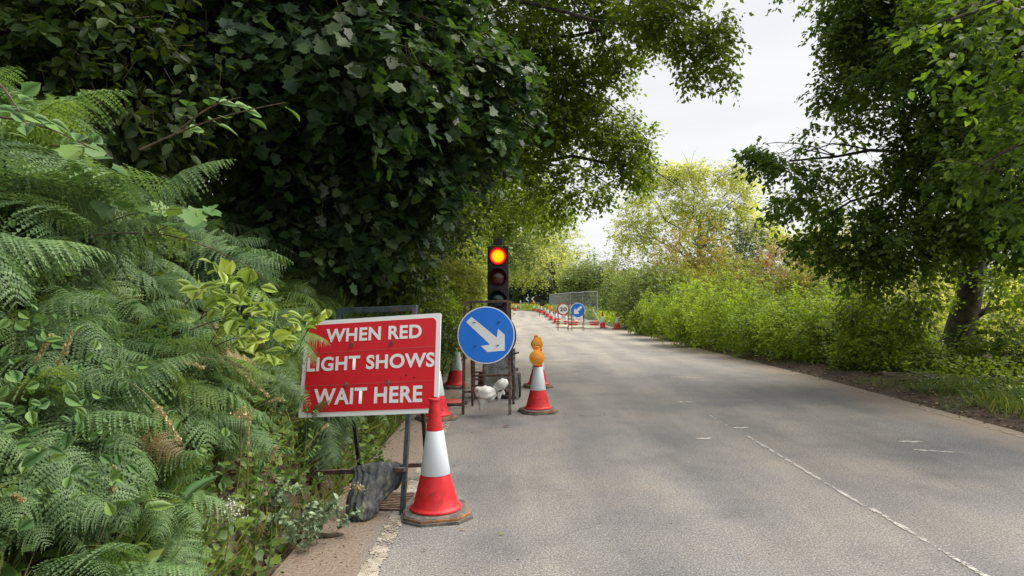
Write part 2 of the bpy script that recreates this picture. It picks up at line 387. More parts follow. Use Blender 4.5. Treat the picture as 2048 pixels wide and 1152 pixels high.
def ground_material():
    m, nt, out = nodes('verge_soil_and_grass')
    geo = N(nt, 'ShaderNodeNewGeometry')
    sep = N(nt, 'ShaderNodeSeparateXYZ'); nt.links.new(geo.outputs['Position'], sep.inputs[0])
    n1 = noise(nt, 14, 8, 0.7, coord='pos'); n2 = noise(nt, 0.9, 5, 0.6, coord='pos')
    soil = ramp(nt, n1, [(0.3, (0.028, 0.02, 0.014)), (0.55, (0.085, 0.058, 0.04)), (0.78, (0.2, 0.14, 0.10))])
    grass = ramp(nt, n1, [(0.3, (0.03, 0.055, 0.015)), (0.7, (0.11, 0.17, 0.045))])
    far = N(nt, 'ShaderNodeMapRange'); far.inputs['From Min'].default_value = 22; far.inputs['From Max'].default_value = 45
    nt.links.new(sep.outputs['Y'], far.inputs['Value'])
    g = mathn(nt, 'ADD', mathn(nt, 'MULTIPLY', far.outputs[0], 0.9), ramp(nt, n2, [(0.52, 0.0), (0.6, 0.55)]), True)
    col = mixc(nt, g, soil, grass)
    b = N(nt, 'ShaderNodeBsdfPrincipled', Roughness=0.95)
    nt.links.new(col, b.inputs['Base Color'])
    nt.links.new(bumpn(nt, n1, 0.8, 0.03), b.inputs['Normal'])
    nt.links.new(b.outputs[0], out.inputs['Surface']); return m
M['ground'] = ground_material()
M['edging'] = surf('pale_edge_line', (0.26, 0.23, 0.19), (0.44, 0.40, 0.34), 12, 0.85, bump=0.5, c3=(0.17, 0.12, 0.09), s3=22, coord='Object')
M['paint_and_sun'] = surf('worn_paint_and_sunfleck', (0.32, 0.31, 0.29), (0.56, 0.54, 0.50), 30, 0.8, bump=0.3)  # colour of the worn lines, and of the sun flecks drawn on the road
M['soilfleck'] = surf('pebble', (0.14, 0.11, 0.085), (0.34, 0.29, 0.24), 9, 0.9)

# ------------------------------------------------------------------ mesh builder
class MB:
    def __init__(s): s.v = []; s.f = []; s.m = []; s.r = []
    def add(s, vs, fs, mi=0):
        o = len(s.v); s.v += [tuple(x) for x in vs]
        s.f += [tuple(i + o for i in f) for f in fs]; s.m += [mi] * len(fs)
    def box(s, c, d, mi=0, rot=None):
        x, y, z = d[0] / 2, d[1] / 2, d[2] / 2
        vs = [Vector(p) for p in ((-x, -y, -z), (x, -y, -z), (x, y, -z), (-x, y, -z), (-x, -y, z), (x, -y, z), (x, y, z), (-x, y, z))]
        if rot: vs = [rot @ p for p in vs]
        c = Vector(c)
        s.add([p + c for p in vs], [(0, 3, 2, 1), (4, 5, 6, 7), (0, 1, 5, 4), (1, 2, 6, 5), (2, 3, 7, 6), (3, 0, 4, 7)], mi)
    def bar(s, p, q, w, t=None, mi=0, up=(0, 1, 0)):
        p = Vector(p); q = Vector(q); t = t or w
        z = (q - p).normalized(); y = Vector(up); y = (y - z * y.dot(z))
        y = y.normalized() if y.length > 1e-4 else z.orthogonal().normalized()
        x = y.cross(z)
        s.box((p + q) / 2, (w, t, (q - p).length), mi, Matrix((x, y, z)).transposed())
    def tube(s, pts, rad, n=8, mi=0, cap=True, fold=None, ref0=None):
        pts = [Vector(p) for p in pts]
        if isinstance(rad, (int, float)): rad = [rad] * len(pts)
        o = len(s.v); ref = Vector(ref0) if ref0 else None
        for i, p in enumerate(pts):
            d = (pts[min(i + 1, len(pts) - 1)] - pts[max(i - 1, 0)]).normalized()
            if ref is None: ref = d.orthogonal().normalized()
            ref = (ref - d * ref.dot(d)).normalized(); b = d.cross(ref)
            for k in range(n):
                a = 2 * math.pi * k / n
                r = rad[i] if not isinstance(rad[i], tuple) else 1
                if isinstance(rad[i], tuple): vv = ref * math.cos(a) * rad[i][0] + b * math.sin(a) * rad[i][1]
                else: vv = (ref * math.cos(a) + b * math.sin(a)) * r
                if fold: vv = vv * fold(a, i)
                s.v.append(tuple(p + vv))
        for i in range(len(pts) - 1):
            for k in range(n):
                a0 = o + i * n + k; a1 = o + i * n + (k + 1) % n
                s.f.append((a0, a1, a1 + n, a0 + n)); s.m.append(mi)
        if cap:
            s.f.append(tuple(o + k for k in range(n))[::-1]); s.m.append(mi)
            e = o + (len(pts) - 1) * n
            s.f.append(tuple(e + k for k in range(n))); s.m.append(mi)
    def lathe(s, prof, n=32, mi=0, mat=None, cap=True):
        o = len(s.v)
        for r, z in prof:
            for k in range(n):
                a = 2 * math.pi * k / n
                p = Vector((r * math.cos(a), r * math.sin(a), z))
                s.v.append(tuple(mat @ p if mat else p))
        for i in range(len(prof) - 1):
            for k in range(n):
                a0 = o + i * n + k; a1 = o + i * n + (k + 1) % n
                s.f.append((a0, a1, a1 + n, a0 + n)); s.m.append(mi)
        if cap:
            s.f.append(tuple(o + k for k in range(n))[::-1]); s.m.append(mi)
            e = o + (len(prof) - 1) * n
            s.f.append(tuple(e + k for k in range(n))); s.m.append(mi)
    def prism(s, poly, y0, y1, mi=0, frame=None):
        # polygon in xz, extruded along y
        n = len(poly)
        vs = [Vector((p[0], y0, p[1])) for p in poly] + [Vector((p[0], y1, p[1])) for p in poly]
        if frame: vs = [frame @ p for p in vs]
        s.add(vs, [tuple(range(n)), tuple(range(2 * n - 1, n - 1, -1))] + [(i, i + n, (i + 1) % n + n, (i + 1) % n) for i in range(n)], mi)
    def build(s, name, mats, parent=None, smooth=False, bevel=0.0, soft=False):
        me = bpy.data.meshes.new(name); me.from_pydata(s.v, [], s.f)
        if not isinstance(mats, (list, tuple)): mats = [mats]
        for mt in mats: me.materials.append(mt)
        me.polygons.foreach_set('material_index', s.m)
        import bmesh
        bm = bmesh.new(); bm.from_mesh(me); bmesh.ops.recalc_face_normals(bm, faces=bm.faces); bm.to_mesh(me); bm.free()
        if smooth: me.polygons.foreach_set('use_smooth', [True] * len(me.polygons))
        o = bpy.data.objects.new(name, me); C.objects.link(o)
        if parent: o.parent = parent
        if smooth and not soft:
            try:
                me.set_sharp_from_angle(angle=R(38))
            except Exception: pass
        if bevel:
            b = o.modifiers.new('bevel', 'BEVEL'); b.width = bevel; b.segments = 2; b.limit_method = 'ANGLE'
        return o

# ------------------------------------------------------------------ leaf cloud meshes (numpy)
def tmpl(kind):
    if kind == 'quad':
        return np.array([[0, 0, 0], [.5, .32, .06], [1, 0, 0], [.5, -.32, .06]]), np.array([[0, 1, 2], [0, 2, 3]])
    if kind == 'leaf':
        return (np.array([[0, 0, 0], [.3, .27, .09], [.68, .24, .07], [1, 0, -.06], [.68, -.24, .07], [.3, -.27, .09], [.45, 0, 0]]),
                np.array([[0, 6, 1], [1, 6, 2], [2, 6, 3], [3, 6, 4], [4, 6, 5], [5, 6, 0]]))
    if kind == 'leaf4':
        return np.array([[0, 0, 0], [.42, .29, .09], [1, 0, -.05], [.42, -.29, .09], [.5, 0, 0]]), np.array([[0, 4, 1], [1, 4, 2], [2, 4, 3], [3, 4, 0]])
    if kind == 'leaf2':
        o = [(0, 0), (.05, .10), (.12, .20), (.19, .25), (.22, .31), (.32, .33), (.36, .37), (.46, .33), (.51, .35), (.62, .27), (.68, .27), (.78, .17), (.88, .09), (1.0, 0)]
        cz = lambda x, y: .13 * abs(y) - .22 * (x - .4) ** 2
        n = len(o)
        v = np.array([[x, y, cz(x, y)] for x, y in o] + [[x, -y, cz(x, y)] for x, y in o] + [[x, 0, cz(x, 0) - .02] for x, y in o]); f = []
        for i in range(n - 1):
            for q in (0, n):
                if i > 0: f.append([q + i, q + i + 1, 2 * n + i])
                if i < n - 2 or True: f.append([q + i + 1, 2 * n + i + 1, 2 * n + i])
        return v, np.array(f)
    if kind == 'maple':
        o = [(0, 0), (-.05, .40), (.22, .35), (.40, .60), (.57, .36), (.82, .27), (1.0, 0), (.82, -.27), (.57, -.36), (.40, -.60), (.22, -.35), (-.05, -.40)]
        v = np.array([[x, y, .10 * abs(y)] for x, y in o] + [[.35, 0, -.02]]); c = len(o)
        return v, np.array([[i, (i + 1) % c, c] for i in range(c)][:c])
    if kind == 'blade':
        return np.array([[0, -.02, 0], [0, .02, 0], [.5, .017, .03], [.5, -.017, .03], [1, 0, -.12]]), np.array([[0, 1, 2], [0, 2, 3], [3, 2, 4]])
    if kind == 'tri':
        return np.array([[0, 0, 0], [.6, .3, 0], [1, -.1, 0.05]]), np.array([[0, 1, 2]])

def norm(a): return a / np.maximum(np.linalg.norm(a, axis=-1, keepdims=True), 1e-9)

def leaf_arrays(pos, d, n, size, kind):
    T, Fc = tmpl(kind)
    x = norm(d); z = norm(n - x * np.sum(n * x, -1, keepdims=True)); y = np.cross(z, x)
    v = pos[:, None, :] + size[:, None, None] * (T[None, :, 0:1] * x[:, None] + T[None, :, 1:2] * y[:, None] + T[None, :, 2:3] * z[:, None])
    k = len(T); f = Fc[None] + (np.arange(len(pos)) * k)[:, None, None]
    return v.reshape(-1, 3), f.reshape(-1, 3), k

def tri_mesh(name, v, f, rnd, mats, parent=None, midx=None):
    me = bpy.data.meshes.new(name)
    me.vertices.add(len(v)); me.vertices.foreach_set('co', np.ascontiguousarray(v, dtype=np.float32).ravel())
    me.loops.add(len(f) * 3); me.loops.foreach_set('vertex_index', np.ascontiguousarray(f, dtype=np.int32).ravel())
    me.polygons.add(len(f)); me.polygons.foreach_set('loop_start', np.arange(0, len(f) * 3, 3, dtype=np.int32))
    try: me.polygons.foreach_set('loop_total', np.full(len(f), 3, dtype=np.int32))
    except Exception: pass
    if not isinstance(mats, (list, tuple)): mats = [mats]
    for mt in mats: me.materials.append(mt)
    if midx is not None: me.polygons.foreach_set('material_index', midx.astype(np.int32))
    a = me.attributes.new('rnd', 'FLOAT', 'POINT'); a.data.foreach_set('value', np.ascontiguousarray(rnd, dtype=np.float32))
    me.update(calc_edges=True)
    o = bpy.data.objects.new(name, me); C.objects.link(o)
    if parent: o.parent = parent
    return o

def cloud(rg, blobs, n, leaves=10, twig=0.35, size=0.08, kind='leaf', gapk=1.1, gap=-0.35, droop=0.25, flat=0.8, shell=0.5, inner=0.0, floor=None):
    """sprays of leaves through ellipsoid blobs; returns leaf arrays and twig segments"""
    n = int(n * .78); size = size * 1.09
    cs = np.array([b[0][:] for b in blobs]); rs = np.array([(b[1] if isinstance(b[1], tuple) else (b[1],) * 3) for b in blobs])
    w = np.array([(b[2] if len(b) > 2 else 1.0) for b in blobs]) * (rs[:, 0] * rs[:, 1] * rs[:, 2]) ** 0.72
    m = int(n * 2.2)
    bi = rg.choice(len(blobs), m, p=w / w.sum())
    d = norm(rg.normal(size=(m, 3)))
    r = (shell + (1 - shell) * rg.random(m)) ** 0.7
    r = r * (1 + 0.22 * vnoise(d[:, 0] * 3, d[:, 1] * 3, d[:, 2] * 3 + bi))
    p = cs[bi] + d * rs[bi] * r[:, None]
    keep = vnoise(p[:, 0], p[:, 1], p[:, 2], gapk) + 0.5 * vnoise(p[:, 1], p[:, 2], p[:, 0], gapk * 2.7) > gap
    if floor is not None: keep &= p[:, 2] > floor(p[:, 0], p[:, 1])
    p = p[keep][:n]; d = d[keep][:n]
    n = len(p)
    t = norm(d * [1, 1, .6] * .8 + rg.normal(size=(n, 3)) * .45 + np.array([0, 0, -droop]))
    L = leaves
    s = (np.arange(L) + rg.random((n, L))) / L
    side = norm(np.cross(t, np.array([0, 0, 1.0])) + 1e-6)
    sg = np.where(np.arange(L) % 2 == 0, 1.0, -1.0)[None, :, None]
    tl = twig * rg.uniform(.6, 1.3, n)
    pos = p[:, None] + t[:, None] * (s * tl[:, None])[..., None] + rg.normal(size=(n, L, 3)) * 0.10 * twig
    pos[..., 2] -= (s ** 2) * tl[:, None] * 0.25
    ld = t[:, None] * 0.6 + side[:, None] * sg * rg.uniform(.5, 1.1, (n, L, 1)) + rg.normal(size=(n, L, 3)) * 0.35
    ld[..., 2] -= 0.15 + droop * .6
    nn = np.array([0, 0, 1.0]) * flat + rg.normal(size=(n, L, 3)) * 0.45 + d[:, None] * 0.35
    sz = size * rg.uniform(.65, 1.25, (n, L))
    tr = rg.random(n)[:, None] * .5 + rg.random((n, L)) * .5
    v, f, k = leaf_arrays(pos.reshape(-1, 3), ld.reshape(-1, 3), nn.reshape(-1, 3), sz.ravel(), kind)
    return v, f, np.repeat(tr.ravel(), k), p, t, tl

def join(parts):
    V = []; Fs = []; Rr = []; Mi = []; o = 0
    for v, f, r, mi in parts:
        V.append(v); Fs.append(f + o); Rr.append(r); Mi.append(np.full(len(f), mi)); o += len(v)
    return np.concatenate(V), np.concatenate(Fs), np.concatenate(Rr), np.concatenate(Mi)

def twigs(p, t, tl, r=0.004, step=1):
    """thin three-sided twigs under each spray"""
    p = p[::step] - t[::step] * tl[::step, None] * .6; t2 = t[::step]; l = tl[::step] * 1.4
    a = norm(np.cross(t2, np.array([.3, .1, 1.0]))); b = np.cross(t2, a)
    vs = np.stack([p + a * r, p - a * r * .5 + b * r * .87, p - a * r * .5 - b * r * .87, p + t2 * l[:, None]], 1)
    base = (np.arange(len(p)) * 4)[:, None, None]
    f = np.array([[0, 1, 3], [1, 2, 3], [2, 0, 3]])[None] + base
    return vs.reshape(-1, 3), f.reshape(-1, 3), np.full(len(p) * 4, .5)

def crown(name, parent, rg, specs, mats, twigmat=None):
    """specs: list of (kwargs for cloud, material index)"""
    parts = []
    off = np.array(parent.location[:])
    for kw, mi in specs:
        kw = dict(kw); tw = kw.pop('tw', 0); st = kw.pop('twstep', 1)
        v, f, r, p, t, tl = cloud(rg, **kw)
        parts.append((v - off, f, r, mi))
        if tw:
            a, b, c = twigs(p, t, tl, tw, st); parts.append((a - off, b, c, len(mats) if twigmat else mi))
    V, Fs, Rr, Mi = join(parts)
    return tri_mesh(name, V, Fs, Rr, list(mats) + ([twigmat] if twigmat else []), parent, Mi)

def wander(rnd, a, b, n=6, amp=0.12):
    a = Vector(a); b = Vector(b); L = (b - a).length; out = []
    for i in range(n + 1):
        k = i / n
        w = math.sin(k * math.pi) * amp * L
        out.append(a.lerp(b, k) + Vector((rnd.uniform(-1, 1), rnd.uniform(-1, 1), rnd.uniform(-.3, 1))) * w * .6 + Vector((0, 0, w * .5)))
    return out

def limbs(mb, rnd, a, b, r0, r1, kids=4, depth=2, n=6, sides=6, spread=.5):
    pts = wander(rnd, a, b, n)
    mb.tube(pts, [r0 + (r1 - r0) * i / n for i in range(n + 1)], sides)
    if depth > 0:
        L = (Vector(b) - Vector(a)).length
        for k in range(kids):
            i = rnd.randint(n // 3, n)
            s = pts[i]; d = (pts[min(i + 1, n)] - pts[i - 1]).normalized()
            e = s + (d + Vector((rnd.uniform(-1, 1), rnd.uniform(-1, 1), rnd.uniform(-.6, .9))) * spread * 1.6).normalized() * L * rnd.uniform(.16, .34)
            rr = (r0 + (r1 - r0) * i / n) * .6
            limbs(mb, rnd, s, e, rr, rr * .35, max(2, kids - 1), depth - 1, 4, max(4, sides - 1), spread)

def tree(name, base, label, cat='tree', trunk=None, branches=(), specs=(), mats=(), bark=None, seed=1, group=None, twigmat=None, depth=1, kids=4):
    """trunk: list of (point, radius) in world; branches: list of (from, to, radius)"""
    rnd = random.Random(seed); rg = np.random.default_rng(seed)
    base = Vector(base)
    root = empty(name, base, 0, label, cat, group)
    if trunk:
        mb = MB(); ph = rnd.uniform(0, 6)
        mb.tube([Vector(p) - base for p, r in trunk], [r for p, r in trunk], 14,
                fold=lambda a, i: 1 + 0.07 * math.sin(3 * a + ph + i * .3) + 0.05 * math.sin(7 * a + i) + (0.12 * math.sin(5 * a) if i == 0 else 0))
        mb.build('trunk', bark or M['bark'], root, True, soft=True)
    if branches:
        mb = MB()
        for (a, b, r) in branches:
            limbs(mb, rnd, Vector(a) - base, Vector(b) - base, r, r * .3, kids, depth)
        mb.build('branches', bark or M['bark'], root, True)
    if specs: crown('crown', root, rg, specs, mats, twigmat)
    return root

# ================================================================== THE SETTING
def grid_sheet(name, xs, ys, zf, mat, kind='structure', shift=None):
    X, Y = np.meshgrid(np.array(xs), np.array(ys))
    if shift is not None: X = X + shift(Y)
    Z = zf(X, Y)
    nx, ny = len(xs), len(ys)
    v = np.stack([X.ravel(), Y.ravel(), Z.ravel()], 1)
    i = (np.arange(ny - 1)[:, None] * nx + np.arange(nx - 1)[None]).ravel()
    f = np.concatenate([np.stack([i, i + 1, i + nx + 1], 1), np.stack([i, i + nx + 1, i + nx], 1)])
    o = tri_mesh(name, v, f, np.zeros(len(v)), mat)
    o.data.polygons.foreach_set('use_smooth', [True] * len(f))
    tag(o, kind=kind); return o

txs = sorted(set([-400, -200, -110, -70, -45, -30, -22, -16, -12] + list(np.arange(-9, 11, 0.22)) + [12, 14, 17, 22, 30, 45, 70, 110, 200, 400]))
tys = sorted(set([-40, -20, -10] + list(np.arange(-5, 40, 0.45)) + list(np.arange(40, 110, 2.5)) + [120, 150, 200, 300, 450, 700, 1200]))
grid_sheet('ground', txs, tys, terrain, M['ground'])
rys = list(np.arange(-6, 44, 1.0)) + list(np.arange(44, 104, 1.2))
grid_sheet('road', np.linspace(-3.45, 2.95, 9), rys, lambda x, y: zroad(y), M['road'], shift=cx)

def ragged_strip(name, x0, x1, ya, yb, mat, cell=0.012, keep=0.5, seed=3, z=0.004):
    """worn line: small uneven flakes of what is left of it, thinning out at both edges"""
    rg = np.random.default_rng(seed); V = []; Fc = []; y = ya; o = 0
    while y < yb:
        c = cell * max(1.0, y / 5.0); nx = max(2, int(round((x1 - x0 + .03) / c)))
        xs = x0 - .015 + (np.arange(nx) + .5) * (x1 - x0 + .03) / nx; off = float(cx(y)) - 2.25
        e = np.clip(np.minimum(xs - x0 + .012, x1 + .012 - xs) / .022, 0, 1)
        v = .5 + .5 * (.55 * vnoise(xs, y, seed, 21.0) + .45 * vnoise(xs, y, seed + 4, 5.5)) + rg.normal(size=nx) * .10
        for k in np.nonzero(v * (.45 + .55 * e) > 1 - keep)[0]:
            hw = c * rg.uniform(.5, .72); hl = c * rg.uniform(.5, .75); n = 6; a0 = rg.uniform(0, 1)
            for q in range(n):
                t = a0 + q * 2 * math.pi / n; rr = rg.uniform(.8, 1.25)
                V.append((xs[k] + off + math.cos(t) * hw * rr, y + math.sin(t) * hl * rr, zr(y) + z + (k % 5) * .00005 + rg.random() * .0002))
            Fc.append(tuple(range(o, o + n))); o += n
        y += c
    mb = MB(); mb.v = V; mb.f = Fc; mb.m = [0] * len(Fc)
    ob = mb.build(name, mat); tag(ob, kind='structure'); return ob

ragged_strip('edge_line', -0.765, -0.675, 1.0, 9, M['edging'], .011, .62, 3)
ragged_strip('edge_line', -0.765, -0.675, 9, 30, M['edging'], .012, .60, 13)
ragged_strip('edge_line', 5.00, 5.06, 3, 12.5, M['edging'], .014, .55, 4)
ragged_strip('centre_line', 2.34, 2.366, 2.0, 4.55, M['paint_and_sun'], .008, .62, 5)
ragged_strip('centre_line', 2.322, 2.343, 4.6, 6.9, M['paint_and_sun'], .008, .58, 6)
ragged_strip('centre_line', 2.294, 2.31, 7.3, 8.1, M['paint_and_sun'], .009, .5, 7)
def paint_sunfleck_patch(px0, px1, py, dy, seed, mat=None, tilt=0):  # scraps of worn line, and sun flecks put in as pale flakes
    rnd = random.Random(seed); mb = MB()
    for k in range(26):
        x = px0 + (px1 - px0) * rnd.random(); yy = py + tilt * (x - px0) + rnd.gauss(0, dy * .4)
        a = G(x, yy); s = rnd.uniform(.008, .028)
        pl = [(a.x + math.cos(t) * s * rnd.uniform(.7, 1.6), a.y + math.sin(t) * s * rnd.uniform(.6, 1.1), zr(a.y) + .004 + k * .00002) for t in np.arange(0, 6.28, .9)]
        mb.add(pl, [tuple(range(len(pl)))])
    o = mb.build('paint_sunfleck', mat or M['paint_and_sun']); tag(o, kind='structure')
paint_sunfleck_patch(1356, 1384, 804, 1.5, 1); paint_sunfleck_patch(1198, 1214, 707, .6, 2)
paint_sunfleck_patch(1398, 1420, 878, 1.5, 4); paint_sunfleck_patch(1340, 1400, 754, .8, 5, tilt=.03); paint_sunfleck_patch(1470, 1495, 856, 1, 6)  # the long tilted patch is a sun fleck, drawn as pale flakes
paint_sunfleck_patch(1800, 1850, 884, 1.0, 8); paint_sunfleck_patch(1830, 1905, 900, 1.2, 9, tilt=.07)  # both are sunlight on the tarmac, painted as flat pale flakes

# ------------------------------------------------------------------ lettering
def text_mesh(txt, height, width=None, bold=0.03, res=6):
    cu = bpy.data.curves.new('lettering', 'FONT'); cu.body = txt; cu.size = 1; cu.offset = bold; cu.resolution_u = res
    cu.align_x = 'LEFT'; cu.space_character = 1.06
    o = bpy.data.objects.new('tmp_lettering', cu); C.objects.link(o)
    bpy.context.view_layer.update()
    me = bpy.data.meshes.new_from_object(o.evaluated_get(bpy.context.evaluated_depsgraph_get()))
    bpy.data.objects.remove(o); bpy.data.curves.remove(cu)
    co = np.empty(len(me.vertices) * 3); me.vertices.foreach_get('co', co); co = co.reshape(-1, 3)
    mn = co.min(0); mx = co.max(0)
    co = co - [(mn[0] + mx[0]) / 2, (mn[1] + mx[1]) / 2, 0]
    sx = height / (mx[1] - mn[1]); s2 = width / (mx[0] - mn[0]) if width else sx
    co = co * [s2, sx, 1]
    out = np.stack([co[:, 0], np.zeros(len(co)), co[:, 1]], 1)        # xz plane
    me.vertices.foreach_set('co', out.ravel()); me.update()
    return me

def lettering(txt, h, w, mat, parent, loc, name='lettering', bold=0.03, rot=None):
    me = text_mesh(txt, h, w, bold); me.materials.clear(); me.materials.append(mat)
    o = bpy.data.objects.new(name, me); C.objects.link(o); o.parent = parent; o.location = loc
    if rot: o.rotation_euler = rot
    return o

def round_rect(w, h, r, n=6, cxx=0, cz=0):
    out = []
    for (sx, sz, a0) in ((1, 1, 0), (-1, 1, 90), (-1, -1, 180), (1, -1, 270)):
        for k in range(n + 1):
            a = R(a0 + 90 * k / n)
            out.append((cxx + sx * (w / 2 - r) + r * math.cos(a), cz + sz * (h / 2 - r) + r * math.sin(a)))
    return out

# ------------------------------------------------------------------ red WAIT HERE board and its frame
W, H = 0.0, 0.0
bl = P(597, 838, 4.76); br = P(872, 823, 4.57); tl_ = P(612, 641, 4.93); tr_ = P(886, 628, 4.74)
u = ((br - bl) + (tr_ - tl_)) / 2; v_ = ((tl_ - bl) + (tr_ - br)) / 2
W = u.length; H = v_.length; u.normalize(); v_ = (v_ - u * v_.dot(u) * .5).normalized()
nrm = u.cross(v_).normalized()               # away from the viewer is +; check sign
if nrm.y < 0: nrm = -nrm
ctr = (bl + br + tl_ + tr_) / 4
SF = Matrix((u, nrm, v_)).transposed().to_4x4(); SF.translation = ctr
foot_l = P(634, 1000, 4.75); foot_l.z = tz(foot_l.x, foot_l.y); foot_r = G(803, 1034)
sign = empty('road_works_sign', (0, 0, 0), 0, 'red rectangular board reading WHEN RED LIGHT SHOWS WAIT HERE on steel A-frame', 'road sign')
sign.location = Vector((ctr.x, ctr.y + .2, zr(ctr.y)))
rel = lambda p: Vector(p) - sign.location
board = MB(); FR = Matrix.Translation(-sign.location) @ SF
board.prism(round_rect(W, H, .012, 3), 0.0, 0.012, 0, FR)
plate = board.build('sign_plate', M['signwhite'], sign)
mb = MB(); mb.prism(round_rect(W - .062, H - .062, .035, 8), -0.0035, -0.0005, 0, FR)
mb.build('red_panel', M['signred'], sign)
holder = plate
for (txt, cxp, cyp, hp, wp) in (('WHEN RED', 746, 667.5, 27.5, 197), ('LIGHT SHOWS', 740, 724.5, 29, 263), ('WAIT HERE', 736, 791, 33, 224)):
    # place on the plate: find plate coordinates of the pixel
    d = ray(cxp, cyp); o3 = Vector((0, 0, CAMZ)); t = (ctr - o3).dot(nrm) / d.dot(nrm); hit = o3 + d * t - ctr
    lx, lz = hit.dot(u), hit.dot(v_)
    k = t / F
    me = text_mesh(txt, hp * k * 1.0, wp * k * 1.03, .030); me.materials.clear(); me.materials.append(M['signwhite'])
    o = bpy.data.objects.new('lettering', me); C.objects.link(o); o.parent = sign
    o.matrix_local = FR @ Matrix.Translation((lx, -0.006, lz))
for z in (H * .155, -H * .185):           # shallow seams between the three planks of the board
    mb = MB(); mb.prism(round_rect(W - .066, .0035, .001, 1, 0, z), -0.0052, -0.0036, 0, FR)
    mb.build('seam', M['rim_red'], sign)
for (px, py) in ((703, 689), (783, 687), (694, 769), (778, 766)):
    d = ray(px, py); t = (ctr - Vector((0, 0, CAMZ))).dot(nrm) / d.dot(nrm); hit = Vector((0, 0, CAMZ)) + d * t - ctr
    lx, lz = hit.dot(u), hit.dot(v_); mb = MB()
    mb.prism([(lx - .006, lz - .018), (lx + .006, lz - .018), (lx + .009, lz), (lx + .004, lz + .02), (lx - .004, lz + .02), (lx - .008, lz)], -.016, -.004, 0, FR)
    mb.prism([(lx - .013, lz - .004), (lx + .013, lz - .004), (lx + .013, lz + .004), (lx - .013, lz + .004)], -.013, -.0045, 0, FR)
    mb.build('clip', M['rust'], sign)
for (px, py, r) in ((813, 752, .006), (829, 757, .005), (803, 758, .003)):
    d = ray(px, py); t = (ctr - Vector((0, 0, CAMZ))).dot(nrm) / d.dot(nrm); hit = Vector((0, 0, CAMZ)) + d * t - ctr
    lx, lz = hit.dot(u), hit.dot(v_); mb = MB()
    mb.prism([(lx + r * math.cos(a), lz + r * math.sin(a)) for a in np.arange(0, 6.28, .7)], -.0048, -.004, 0, FR)
    mb.build('bolt_hole', M['hole'], sign)
tb_l = P(677, 622, 5.00); tb_r = P(829, 616, 4.86)
for a, b in ((foot_l, tb_l), (foot_r, tb_r)):
    mb = MB(); a2 = Vector(a); dirv = (b - a2).normalized()
    mb.bar(rel(a2) + Vector((0, .03, 0)), rel(b) + Vector((0, .03, 0)), .03, .03, 0, nrm); mb.build('leg', M['steel'], sign, bevel=.002)
rl = P(716, 938, 5.35); rr_ = P(851, 930, 5.22)
for a, b in ((rl, tb_l), (rr_, tb_r)):
    d = (Vector(a) - Vector(b)).normalized(); e = Vector(a) + d * ((a.z - 0.0) / -d.z)
    mb = MB(); mb.bar(rel(e) + Vector((0, .06, 0)), rel(b) + Vector((0, .075, 0)), .028, .028, 0, nrm); mb.build('leg', M['darksteel'], sign, bevel=.002)
mb = MB(); mb.bar(rel(tb_l) + Vector((-.012, .045, 0)), rel(tb_r) + Vector((.012, .045, 0)), .032, .04, 0, (0, 0, 1)); mb.build('top_bar', M['steel'], sign, bevel=.002)
cb_l = P(628, 945, 4.70); cb_r = P(810, 939, 4.47)
mb = MB(); mb.bar(rel(cb_l), rel(cb_r), .03, .028, 0, (0, 0, 1)); mb.build('cross_bar', M['rust'], sign, bevel=.002)
mb = MB(); mb.bar(rel(P(714, 936, 5.42)), rel(P(853, 929, 5.28)), .028, .03, 0, (0, 0, 1)); mb.build('cross_bar', M['rust'], sign, bevel=.002)

# dark sack draped over the cross bar
def blob_tube(mb, pts, rads, n=28, seed=1, folds=(9, .10), noisek=.05, sub=4):
    P_ = [Vector(p) for p in pts]; out = []; rr = []
    m = len(P_)
    for i in range((m - 1) * sub + 1):
        t = i / sub; k = min(int(t), m - 2); q = t - k
        p0 = P_[max(k - 1, 0)]; p1 = P_[k]; p2 = P_[k + 1]; p3 = P_[min(k + 2, m - 1)]
        out.append(.5 * ((2 * p1) + (p2 - p0) * q + (2 * p0 - 5 * p1 + 4 * p2 - p3) * q * q + (3 * p1 - p0 - 3 * p2 + p3) * q ** 3))
        qs = q * q * (3 - 2 * q)
        rr.append((rads[k][0] * (1 - qs) + rads[k + 1][0] * qs, rads[k][1] * (1 - qs) + rads[k + 1][1] * qs))
    T = len(out)
    mb.tube(out, rr, n, ref0=(1, 0.02, 0.03), fold=lambda a, i: 1 + folds[1] * (math.sin(folds[0] * a + seed + .12 * i + 1.2 * math.sin(i * .15 + 2 * a)) * .6 + .5 * float(vnoise(math.cos(a) * 2.2, math.sin(a) * 2.2, i * .11 + seed, 2.0))) * (0.55 + .45 * math.sin(math.pi * min(1, (i / T) * 1.2))) + noisek * math.sin(4 * a + i * .9 + seed) + noisek * .6 * math.sin(11 * a - i * .7))
sb = empty('sandbag', P(735, 1045, 4.42), 0, 'dark grey-blue sandbag sack draped over the lower bar of the red board frame', 'sandbag')
sb.location.z = 0.0
q = lambda px, py, Y: P(px, py, Y) - sb.location
mb = MB()
blob_tube(mb, [q(754, 931, 4.53), q(754, 936, 4.50), q(752, 952, 4.48), q(740, 976, 4.44), q(729, 1000, 4.40), q(724, 1022, 4.36), q(724, 1036, 4.34), q(726, 1044, 4.34)],
          [(.142, .022), (.152, .034), (.150, .042), (.118, .055), (.100, .075), (.094, .092), (.075, .07), (.03, .03)], 96, 2, (17, .13), .018, 7)
mb.build('sack', M['bagdark'], sb, True, soft=True)
mb = MB()
blob_tube(mb, [q(784, 936, 4.53), q(786, 940, 4.52), q(786, 955, 4.50), q(782, 970, 4.48), q(776, 980, 4.47)],
          [(.035, .015), (.055, .03), (.06, .04), (.05, .035), (.015, .015)], 40, 5, (9, .04), .03, 6)
